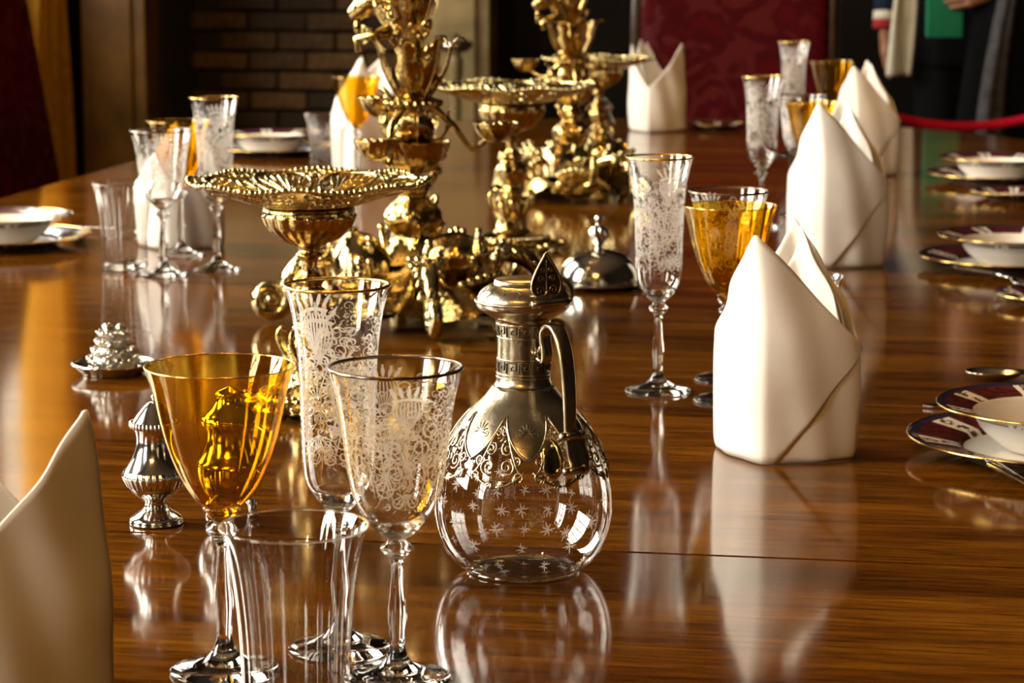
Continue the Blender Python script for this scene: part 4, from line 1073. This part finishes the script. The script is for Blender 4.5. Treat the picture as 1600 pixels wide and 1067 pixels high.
def centrepiece(label, loc, rz):
    root = thing('gilt_centrepiece', label, 'centrepiece', loc, rz, 'gilt figural centrepieces')
    rnd = random.Random(7); FA = radians(-71)
    # rocky base with lobed edge
    def bfn(i, j):
        a = 2 * pi * i; r = 0.132 * (1 - 0.12 * cos(4 * (a - FA)) + 0.05 * cos(9 * a + 1)) * (1 - j) ** 0.62
        z = 0.020 + 0.060 * j ** 0.8 + 0.008 * sin(7 * a + 6 * j) * (1 - j) + 0.006 * noise.noise(Vector((cos(a) * 4 * (1 - j), sin(a) * 4 * (1 - j), j * 4)))
        return (r * cos(a), r * sin(a), z)
    mb = MB(); mb.grid(bfn, 128, 22, closed_u=True)
    bot = lambda a: 0.132 * (1 - 0.12 * cos(4 * (a - FA)) + 0.05 * cos(9 * a + 1))
    mb.grid(lambda i, j: (bot(2 * pi * i) * cos(2 * pi * i) * (1 - 0.75 * j), bot(2 * pi * i) * sin(2 * pi * i) * (1 - 0.75 * j), 0.020 - 0.006 * j), 128, 4, closed_u=True)
    base = mb.build('rocaille_base', 'gilt', root)
    for k in range(4):
        a = FA + k * pi / 2
        mb = MB()
        path = smooth_prof([(0.070, 0.066), (0.100, 0.076), (0.130, 0.072), (0.148, 0.054), (0.1500, 0.036)], 4) + [(0.171 + px, 0.0285 + pz) for px, pz in spiral2(0, 0, 0.0205, pi - 0.1, 1.55, 26, 0.22)]
        nn = len(path)
        scroll3((0, 0, 0), a, path, [0.0125 - 0.0072 * i / (nn - 1) for i in range(nn)], mb, 10)
        for s in (-1, 1): mb.ball((0.171 * cos(a) + s * 0.004 * sin(a), 0.171 * sin(a) - s * 0.004 * cos(a), 0.0285), 0.0070, 10, 6)
        for q in range(5):                                            # leaf lobes down the knee of the scroll
            t = q / 4; rr_, zz = 0.105 + 0.045 * t, 0.083 - 0.030 * t * t
            for s in (-1, 1): mb.tube([(rr_ * cos(a), rr_ * sin(a), zz), ((rr_ + .004) * cos(a) + s * 0.012 * sin(a), (rr_ + .004) * sin(a) - s * 0.012 * cos(a), zz - 0.002), ((rr_ + .010) * cos(a) + s * 0.017 * sin(a), (rr_ + .010) * sin(a) - s * 0.017 * cos(a), zz - 0.008)], [0.0035, 0.0042, 0.0015], 7)
        mb.build('scroll_foot', 'gilt_pale', root)
    for k in range(4):
        a = FA + pi / 4 + k * pi / 2
        mb = MB(); shell(mb, (0.080 * cos(a), 0.080 * sin(a), 0.052), a, 0.35, 0.042); mb.build('shell', 'gilt_pale', base)
        mb = MB()
        for s in (-1, 1):
            mb.tube([((0.118 + px) * cos(a + s * (0.25 + py * 9)), (0.118 + px) * sin(a + s * (0.25 + py * 9)), 0.030 + 0.6 * px) for px, py in spiral2(0, 0, 0.020, 2, 1.5, 20)], [0.0065 - 0.003 * i / 19 for i in range(20)], 8)
        mb.build('rim_scroll', 'gilt_pale', base)
    # coral sprigs and lumps over the base
    for k in range(26):
        a = 2 * pi * k / 26 + rnd.uniform(-.15, .15); r = rnd.uniform(0.055, 0.125); z = 0.075 - 0.35 * (r - 0.055)
        mb = MB()
        for q in range(3):
            b = a + rnd.uniform(-.9, .9); h = rnd.uniform(0.014, 0.032)
            mb.tube([(r * cos(a), r * sin(a), z - 0.02), ((r + .006) * cos(a) + .006 * cos(b), (r + .006) * sin(a) + .006 * sin(b), z + h * 0.5), ((r + .006) * cos(a) + .014 * cos(b), (r + .006) * sin(a) + .014 * sin(b), z + h)], [0.005, 0.0042, 0.0032], 7)
            mb.ball(((r + .006) * cos(a) + .014 * cos(b), (r + .006) * sin(a) + .014 * sin(b), z + h), 0.0048, 8, 5)
        mb.build('coral_sprig', 'gilt_pale', base)
    # smooth upturned bell and reclining urn on the base
    MB().lathe(smooth_prof([(0.0365, 0.0), (0.0355, 0.016), (0.030, 0.034), (0.020, 0.046), (0.009, 0.052), (0.008, 0.058), (0.0004, 0.061)], 5), 48).xform(Matrix.Translation((-0.052, -0.045, 0.056)) @ Matrix.Rotation(-0.25, 4, 'Y')).build('bell_dome', 'gilt_pale', root)
    MB().lathe(smooth_prof([(0.0004, -0.036), (0.012, -0.035), (0.022, -0.026), (0.027, -0.006), (0.026, 0.012), (0.018, 0.026), (0.022, 0.034), (0.018, 0.035), (0.012, 0.024)], 5), 48, rib=lambda th, r, z: 1 + 0.02 * cos(12 * th)).xform(Matrix.Translation((0.056, -0.040, 0.082)) @ Matrix.Rotation(radians(80), 4, 'Y')).build('reclining_urn', 'gilt', root)
    # stem
    MB().lathe(smooth_prof([(0.052, 0.070), (0.034, 0.084), (0.026, 0.102), (0.034, 0.118), (0.031, 0.132), (0.017, 0.146), (0.022, 0.156), (0.014, 0.168), (0.014, 0.176)], 5), 72, rib=lambda th, r, z: 1 + 0.08 * cos(5 * th + 60 * z)).build('stem', 'gilt', root)
    # shell bowl on the stem
    MB().lathe(smooth_prof([(0.012, 0.174), (0.024, 0.178), (0.036, 0.190), (0.041, 0.205), (0.043, 0.212), (0.038, 0.209), (0.028, 0.194), (0.0004, 0.186)], 5), 96, rib=lambda th, r, z: 1 + 0.05 * abs(cos(6 * th))).build('shell_bowl', 'gilt', root)
    # upper baluster with beaded ring
    MB().lathe(smooth_prof([(0.012, 0.188), (0.022, 0.206), (0.026, 0.222), (0.019, 0.240), (0.022, 0.250), (0.030, 0.256), (0.024, 0.262), (0.013, 0.270), (0.016, 0.300), (0.012, 0.330), (0.018, 0.350), (0.010, 0.360), (0.012, 0.44)], 5), 60, rib=lambda th, r, z: 1 + 0.10 * cos(4 * th + 70 * z)).build('baluster', 'gilt', root)
    mb = MB()
    for k in range(20): a = 2 * pi * k / 20; mb.ball((0.031 * cos(a), 0.031 * sin(a), 0.2565), 0.0045, 8, 5)
    mb.build('beaded_ring', 'gilt', root)
    for k in range(7):
        a = 2 * pi * k / 7 + 0.2; mb = MB()
        acanthus(mb, (0, 0, 0), a, smooth_prof([(0.012, 0.255), (0.026, 0.272), (0.040, 0.298), (0.046, 0.322), (0.056, 0.334), (0.064, 0.326)], 3), 0.011); mb.build('acanthus_leaf', 'gilt', root)
    for k in range(5):
        a = 2 * pi * k / 5 + 0.6; mb = MB()
        acanthus(mb, (0, 0, 0), a, smooth_prof([(0.010, 0.315), (0.018, 0.345), (0.030, 0.372), (0.034, 0.395), (0.046, 0.405)], 3), 0.012); mb.build('acanthus_leaf', 'gilt', root)
    for k in range(5):
        a = 2 * pi * k / 5; mb = MB()
        acanthus(mb, (0, 0, 0), a, smooth_prof([(0.020, 0.205), (0.034, 0.215), (0.044, 0.232), (0.042, 0.246), (0.050, 0.252)], 3), 0.010); mb.build('acanthus_leaf', 'gilt', root)
    # tendrils curling round the upright
    for k in range(22):
        a = 2 * pi * k * 0.382 + rnd.uniform(-.2, .2); z0 = 0.10 + 0.30 * k / 22 + rnd.uniform(-.006, .006); R0 = rnd.uniform(0.009, 0.016); sg = rnd.choice((-1, 1)); r0 = 0.026 + 0.008 * rnd.random()
        mb = MB(); mb.tube([((r0 + 0.6 * py) * cos(a + sg * px * 22), (r0 + 0.6 * py) * sin(a + sg * px * 22), z0 + py) for px, py in spiral2(0, 0, R0, rnd.uniform(0, 6), 1.5, 20)], [0.0030 - 0.0013 * i / 19 for i in range(20)], 7)
        e = spiral2(0, 0, R0, 0, 1.5, 20)[-1]; mb.ball((r0 * cos(a), r0 * sin(a), z0), 0.0040, 8, 5); mb.build('tendril', 'gilt', root)
    # branches with small shell cups
    for a, L_, zt in ((radians(8), 0.088, 0.215), (radians(128), 0.085, 0.24), (radians(248), 0.07, 0.20)):
        mb = MB(); scroll3((0, 0, 0), a, smooth_prof([(0.015, 0.262), (0.030, 0.245), (0.048, 0.228), (L_ - 0.02, zt - 0.012), (L_, zt)], 4), [0.0052 - 0.0022 * i / 16 for i in range(17)], mb)
        br = mb.build('branch', 'gilt', root)
        MB().lathe(smooth_prof([(0.0004, -0.016), (0.010, -0.014), (0.020, -0.004), (0.025, 0.008), (0.022, 0.006), (0.0004, -0.006)], 4), 48, rib=lambda th, r, z: 1 + 0.08 * abs(cos(4 * th)), origin=((L_ + 0.008) * cos(a), (L_ + 0.008) * sin(a), zt + 0.010)).build('shell_cup', 'gilt', br)
        mb = MB()
        for q in range(7): mb.ball(((L_ + 0.008) * cos(a) + 0.011 * cos(q), (L_ + 0.008) * sin(a) + 0.011 * sin(q), zt + 0.015), 0.0055, 8, 5)
        mb.build('gilt_fruit', 'gilt', br)
    # rearing horned goat on the left side, neck stretched outwards
    mb = MB()
    neck = smooth_prof([(0.014, 0.335), (0.022, 0.352), (0.032, 0.366), (0.041, 0.374), (0.050, 0.375), (0.060, 0.369), (0.070, 0.362), (0.077, 0.358)], 4)
    rr = [0.016, 0.016, 0.0155, 0.0155, 0.0165, 0.015, 0.0105, 0.0075]
    rads = [rr[min(7, i // 4)] * (1 - (i % 4) / 4) + rr[min(7, i // 4 + 1)] * ((i % 4) / 4) for i in range(len(neck))]
    A = pi - 0.12
    scroll3((0, 0, 0), A, neck, rads, mb, 14)
    fig = mb.build('goat_head', 'gilt', root)
    sd = Vector((-sin(A), cos(A), 0)); dv = Vector((cos(A), sin(A), 0))
    for s in (-1, 1):
        c0 = dv * 0.046 + sd * (s * 0.008) + Vector((0, 0, 0.388))
        mb = MB(); mb.tube([c0 + dv * (-0.006 * t + 0.012 * sin(t * 1.5)) + sd * (s * 0.006 * t) + Vector((0, 0, 0.016 * t - 0.003 * t * t)) for t in [i * 0.3 for i in range(11)]], [0.0042 - 0.0003 * i for i in range(11)], 8); mb.build('horn', 'gilt_pale', fig)
        mb = MB(); mb.tube([dv * 0.040 + sd * (s * 0.012) + Vector((0, 0, 0.378)), dv * 0.036 + sd * (s * 0.022) + Vector((0, 0, 0.376)), dv * 0.036 + sd * (s * 0.031) + Vector((0, 0, 0.368))], [0.004, 0.006, 0.0015], 8, flat=0.5); mb.build('ear', 'gilt', fig)
        MB().ball(tuple(dv * 0.056 + sd * (s * 0.0125) + Vector((0, 0, 0.378))), 0.0028, 8, 6).build('eye', 'gilt_pale', fig)
    mb = MB(); mb.tube([dv * 0.068 + Vector((0, 0, 0.354)), dv * 0.070 + Vector((0, 0, 0.343)), dv * 0.067 + Vector((0, 0, 0.333))], [0.004, 0.0045, 0.001], 8); mb.build('beard', 'gilt', fig)
    for s in (-1, 1):
        mb = MB(); mb.tube([dv * 0.026 + sd * (s * 0.012) + Vector((0, 0, 0.340)), dv * 0.048 + sd * (s * 0.014) + Vector((0, 0, 0.335)), dv * (0.066) + sd * (s * 0.012) + Vector((0, 0, 0.337 - 0.006 * s)), dv * 0.064 + sd * (s * 0.012) + Vector((0, 0, 0.322 - 0.006 * s))], [0.008, 0.0062, 0.0045, 0.004], 8); mb.build('foreleg', 'gilt', root)
    # crowning leaf candle-cup (rises out of the picture)
    MB().lathe(smooth_prof([(0.012, 0.432), (0.030, 0.445), (0.050, 0.470), (0.066, 0.480), (0.060, 0.483), (0.030, 0.462), (0.0004, 0.455)], 4), 72, rib=lambda th, r, z: 1 + 0.06 * abs(cos(5 * th))).build('crowning_dish', 'gilt', root)
    return root
cp = centrepiece('front gilt figural centrepiece on scroll feet behind the first tazza', on(-0.605, 2.915), 0.0)
dup(cp, on(-0.625, 4.36), radians(40), 'rear gilt figural centrepiece on scroll feet behind the middle tazza', scale=0.92)

# ------------------------------------------------------------------ chandeliers
def chandelier(label, y):
    root = thing('chandelier', label, 'chandelier', (U0, y, 2.55), 0.0, 'brass chandeliers')
    MB().lathe(smooth_prof([(0.0004, -0.12), (0.02, -0.10), (0.05, -0.06), (0.03, -0.01), (0.06, 0.05), (0.03, 0.12), (0.02, 0.3), (0.04, 0.36), (0.012, 0.42), (0.012, ZC - 2.55)], 4), 32).build('shaft', 'brass', root)
    for k in range(8):
        a = 2 * pi * k / 8 + 0.2; mb = MB()
        scroll3((0, 0, 0), a, smooth_prof([(0.03, 0.04), (0.12, -0.06), (0.24, -0.05), (0.33, 0.02), (0.34, 0.07)], 4), 0.011, mb)
        mb.lathe([(0.004, 0), (0.035, 0.008), (0.036, 0.012), (0.012, 0.012), (0.012, 0.02)], 20, origin=(0.34 * cos(a), 0.34 * sin(a), 0.068)); arm = mb.build('arm', 'brass', root)
        MB().lathe([(0.0004, 0.0), (0.011, 0.0), (0.011, 0.085), (0.004, 0.088)], 14, origin=(0.34 * cos(a), 0.34 * sin(a), 0.082)).build('candle', 'candle_wax', arm)
        MB().lathe(smooth_prof([(0.003, 0.0), (0.009, 0.010), (0.010, 0.018), (0.005, 0.034), (0.0008, 0.045)], 2), 10, origin=(0.34 * cos(a), 0.34 * sin(a), 0.170)).build('bulb', 'bulb_glow', arm)
    return root
chandelier('brass chandelier with candle bulbs behind the near end of the table', -0.9)
ch2 = chandelier('brass chandelier with candle bulbs above the middle of the table', 3.3)

# ------------------------------------------------------------------ rope barrier and visitors
def stanchion(label, x, y):
    root = thing('rope_stanchion', label, 'stanchion', (x, y, 0), 0, 'brass rope stanchions')
    MB().lathe(smooth_prof([(0.0004, 0.0), (0.16, 0.0), (0.16, 0.015), (0.05, 0.035), (0.022, 0.06)], 4), 40).build('base', 'brass', root)
    MB().lathe([(0.021, 0.05), (0.021, 0.90)], 24).build('post', 'brass', root)
    MB().lathe(smooth_prof([(0.021, 0.885), (0.034, 0.89), (0.034, 0.90), (0.018, 0.91), (0.03, 0.93), (0.02, 0.955), (0.0004, 0.96)], 4), 24).build('finial', 'brass', root)
stanchion('brass stanchion behind the crimson chair holding the red rope', -0.47, 7.23)
stanchion('brass stanchion at the right end of the red rope', 0.63, 7.41)
a, b = Vector((-0.445, 7.235, 0.88)), Vector((0.607, 7.405, 0.88))
n = 40; pts = []
for i in range(n + 1):
    t = i / n; p = a.lerp(b, t); p.z -= 0.205 * (1 - (2 * t - 1) ** 2) ** 0.95; pts.append(p)
mb = MB(); mb.tube(pts, 0.0135, 12)
ro = thing('barrier_rope', 'red velvet barrier rope sagging behind the far end of the table', 'rope', (0, 0, 0))
mb.build('rope', 'rope_velvet', ro)
for p, q in ((a, pts[1]), (b, pts[-2])):
    d = (q - p).normalized(); MB().tube([p, p + d * 0.035], [0.017, 0.017], 12).build('rope_end', 'brass', ro)

def skinned(name, joints, edges, mat, parent, root_i=0, sub=2):
    me = bpy.data.meshes.new(name); me.from_pydata([j[0] for j in joints], edges, []); me.update()
    o = bpy.data.objects.new(name, me); COL.objects.link(o); o.parent = parent
    me.materials.append(M[mat])
    sk = o.modifiers.new('skin', 'SKIN'); sk.use_smooth_shade = True
    lay = me.skin_vertices[0] if me.skin_vertices else None
    if lay is None:
        bm = bmesh.new(); bm.from_mesh(me); bm.verts.layers.skin.verify(); bm.to_mesh(me); bm.free(); lay = me.skin_vertices[0]
    for i, (p, r) in enumerate(joints):
        rr = r if isinstance(r, tuple) else (r, r); lay.data[i].radius = rr; lay.data[i].use_root = (i == root_i)
    sb = o.modifiers.new('sub', 'SUBSURF'); sb.levels = sub; sb.render_levels = sub
    return o
def hand(parent, wrist, down, fwd, out, mat='skin'):
    """relaxed hanging hand: palm, four fingers, thumb"""
    w = Vector(wrist); dn = Vector(down); fw = Vector(fwd); ot = Vector(out)
    J = [(tuple(w), 0.024), (tuple(w + dn * 0.04), (0.018, 0.034)), (tuple(w + dn * 0.085), (0.015, 0.038))]; E = [(0, 1), (1, 2)]
    for k, ln in enumerate((0.068, 0.078, 0.072, 0.056)):
        b = w + dn * 0.088 + fw * (0.027 - 0.018 * k); i0 = len(J)
        J += [(tuple(b), 0.0095), (tuple(b + dn * ln * 0.5 + ot * -0.006), 0.0085), (tuple(b + dn * ln + ot * -0.020), 0.0075)]
        E += [(2, i0), (i0, i0 + 1), (i0 + 1, i0 + 2)]
    i0 = len(J); b = w + dn * 0.035 + fw * 0.026
    J += [(tuple(b), 0.011), (tuple(b + dn * 0.03 + fw * 0.018), 0.010), (tuple(b + dn * 0.058 + fw * 0.020), 0.008)]; E += [(1, i0), (i0, i0 + 1), (i0 + 1, i0 + 2)]
    return skinned('hand', J, E, mat, parent, 0)
def person(label, loc, rz, top, legs, H=1.72, coat=False, arm_out=None):
    """standing figure facing local -y"""
    root = thing('person', label, 'person', loc, rz)
    s = H / 1.72
    V = lambda x, y, z: (x * s, y * s, z * s)
    # body: one continuous skin from pelvis to head, arms and legs
    J = [(V(0, 0, 0.94), (0.13, 0.095)), (V(0, 0, 1.10), (0.125, 0.09)), (V(0, 0.01, 1.28), (0.15, 0.10)), (V(0, 0.01, 1.40), (0.13, 0.085)), (V(0, 0.0, 1.475), 0.055), (V(0, -0.012, 1.545), 0.058), (V(0, -0.02, 1.60), (0.078, 0.09)), (V(0, -0.015, 1.67), (0.072, 0.088)), (V(0, -0.01, 1.705), 0.04)]
    E = [(0, 1), (1, 2), (2, 3), (3, 4), (4, 5), (5, 6), (6, 7), (7, 8)]
    for sg in (-1, 1):
        i = len(J)
        el, wr_ = arm_out if (arm_out and sg < 0) else ((sg * 0.26, 0.02, 1.14), (sg * 0.285, -0.035, 0.925))
        J += [(V(sg * 0.18, 0.01, 1.39), 0.055), (V(*el), 0.043), (V(*wr_), 0.026)]
        E += [(3, i), (i, i + 1), (i + 1, i + 2)]
        i = len(J)
        J += [(V(sg * 0.09, 0, 0.84), 0.085), (V(sg * 0.10, -0.01, 0.48), 0.056), (V(sg * 0.105, 0.015, 0.09), 0.040), (V(sg * 0.11, -0.10, 0.035), 0.034)]
        E += [(0, i), (i, i + 1), (i + 1, i + 2), (i + 2, i + 3)]
    skinned('body', J, E, 'skin', root, 0)
    return root, s
def garment_lathe(root, name, mat, prof, dx=0.0, dy=0.0, ky=0.66, wr=0.02, seg=72):
    """loose garment: elliptical section with hanging folds"""
    mb = MB(); mb.lathe(prof, seg, rib=lambda th, r, z: 1 + wr * sin(9 * th + 3 * z) * (1.3 - z * 0.6))
    mb.v = [(x + dx, y * ky + dy, z) for x, y, z in mb.v]
    return mb.build(name, mat, root, solid=0.004)
def sleeve(root, mat, sg, elbow, wrist, s=1.0, name='sleeve'):
    mb = MB(); mb.tube(smooth_prof([(sg * 0.12, 0.01, 1.42), (sg * 0.19, 0.01, 1.385), elbow, wrist], 6), [0.075 - 0.035 * i / 18 for i in range(19)], 14); return mb.build(name, mat, root)
def face(root):
    MB().tube([(0, -0.100, 1.615), (0, -0.118, 1.585), (0, -0.106, 1.575)], [0.007, 0.014, 0.008], 8).build('nose', 'skin', root)
    MB().tube([(-0.024, -0.098, 1.548), (0, -0.104, 1.547), (0.024, -0.098, 1.548)], [0.003, 0.006, 0.003], 8).build('mouth', 'red_cloth', root)
    for sg in (-1, 1):
        MB().ball((sg * 0.032, -0.094, 1.617), 0.011, 10, 6).build('eye', 'white_cloth', root)
        MB().ball((sg * 0.032, -0.1035, 1.617), 0.005, 8, 6).build('pupil', 'black_cloth', root)
        MB().ball((sg * 0.078, 0.0, 1.60), 0.028, 10, 6, (0.35, 0.7, 1.1)).build('ear', 'skin', root)
    mb = MB(); mb.grid(lambda i, j: ((0.090 * cos(2 * pi * i)) * cos(j * 1.45) , 0.018 + (0.105 * sin(2 * pi * i)) * cos(j * 1.45), 1.615 + 0.115 * sin(j * 1.45) + (0.03 if sin(2 * pi * i) < -0.3 else -0.03) * (1 - j)), 40, 12, closed_u=True); mb.build('hair', 'hair', root, solid=0.006)
def shoe(root, sg):
    MB().grid(lambda i, j: (sg * 0.108 + 0.045 * cos(2 * pi * i) * (1 - 0.25 * j), -0.055 + 0.135 * sin(2 * pi * i) * (1 - 0.55 * j) + 0.05 * j, 0.002 + 0.085 * j), 32, 8, closed_u=True).build('shoe', 'black_cloth', root, solid=0.006)
def trouser(root, sg, mat):
    MB().tube([(sg * 0.075, 0, 0.96), (sg * 0.09, 0, 0.82), (sg * 0.10, -0.01, 0.48), (sg * 0.105, 0.012, 0.25), (sg * 0.107, 0.015, 0.06)], [0.10, 0.105, 0.075, 0.068, 0.066], 16).build('trouser_leg', mat, root)

# visitor 1: navy jacket with red and white cuff, hand hanging, long white scarf
p1r, s_ = person('person with navy sleeves, red cuff and hanging white scarf behind the rope', (0.13, 8.22, 0), radians(8), None, None)
garment_lathe(p1r, 'waistcoat', 'black_cloth', smooth_prof([(0.205, 0.80), (0.20, 0.95), (0.185, 1.10), (0.205, 1.28), (0.195, 1.39), (0.10, 1.45), (0.075, 1.48)], 5))
for sg in (-1, 1):
    sleeve(p1r, 'navy_cloth', sg, (sg * 0.265, 0.02, 1.14), (sg * 0.285, -0.03, 0.965))
    MB().tube([(sg * 0.285, -0.030, 0.972), (sg * 0.287, -0.034, 0.945)], 0.041, 16).build('white_cuff', 'white_cloth', p1r)
    MB().tube([(sg * 0.287, -0.034, 0.945), (sg * 0.289, -0.037, 0.918)], 0.040, 16).build('red_cuff', 'red_cloth', p1r)
    hand(p1r, (sg * 0.289, -0.037, 0.925), (0, -0.06, -1), (0, -1, 0), (sg, 0, 0))
    trouser(p1r, sg, 'black_cloth'); shoe(p1r, sg)
mb = MB()
mb.grid(lambda i, j: (-0.255 + 0.068 * (i - 0.5) * (1.15 - 0.35 * j) + 0.012 * sin(5 * i + 4 * j) + 0.02 * (1 - j) + (0.10 * (1 - min(1, j * 2.2)) ** 2), -0.145 - 0.012 * sin(pi * i * 2) - 0.02 * sin(3 * j), 1.42 - 0.645 * j), 18, 40)
mb.build('scarf', 'white_cloth', p1r, solid=0.012)
face(p1r)
# visitor 2: dark coat, its lit flap painted as a lighter grey panel, holding a green folder
p2r, s_ = person('person in long dark coat holding a green folder behind the rope', (0.17, 8.18, 0), 0.0, None, None, arm_out=((-0.265, 0.10, 1.20), (-0.177, -0.068, 1.045)))
p2r.location = (0.33, 7.98, 0); p2r.rotation_euler = (0, 0, radians(14))
p1r.location = (0.115, 8.30, 0)
garment_lathe(p2r, 'coat', 'black_cloth', smooth_prof([(0.27, 0.60), (0.25, 0.80), (0.225, 1.00), (0.205, 1.15), (0.215, 1.30), (0.20, 1.40), (0.10, 1.46), (0.08, 1.50)], 5), wr=0.035)
mb = MB(); mb.grid(lambda i, j: (-0.225 + 0.085 * i * (1.0 - 0.45 * j) + 0.10 * j ** 1.4 * 0.6 - 0.02, -0.128 - 0.045 * sin(pi * i) - 0.012 * sin(9 * i), 0.61 + 0.42 * j), 16, 24); mb.build('lit_coat_flap', 'grey_cloth', p2r, solid=0.008)
sleeve(p2r, 'black_cloth', 1, (0.27, 0.02, 1.14), (0.275, -0.05, 0.93))
sleeve(p2r, 'black_cloth', -1, (-0.265, 0.10, 1.20), (-0.186, -0.055, 1.058))
hand(p2r, (0.275, -0.055, 0.93), (0, -0.06, -1), (0, -1, 0), (1, 0, 0))
hand(p2r, (-0.177, -0.068, 1.045), (-0.955, 0.24, -0.15), (0, 0, 1), (-0.242, -0.97, 0))
for sg in (-1, 1): trouser(p2r, sg, 'black_cloth'); shoe(p2r, sg)
face(p2r)
fo = thing('green_folder', 'bright green folder held by the person in the dark coat', 'folder', (0.02, 7.90, 0.905), radians(14))
MB().box((-0.055, -0.006, 0.0), (0.055, -0.001, 0.24)).build('cover', 'green_card', fo, smooth=False, bevel=0.001)
MB().box((-0.055, 0.003, 0.004), (0.055, 0.008, 0.24)).build('cover', 'green_card', fo, smooth=False, bevel=0.001)
MB().box((-0.052, -0.0005, 0.003), (0.050, 0.0025, 0.236)).build('paper', 'white_cloth', fo, smooth=False)
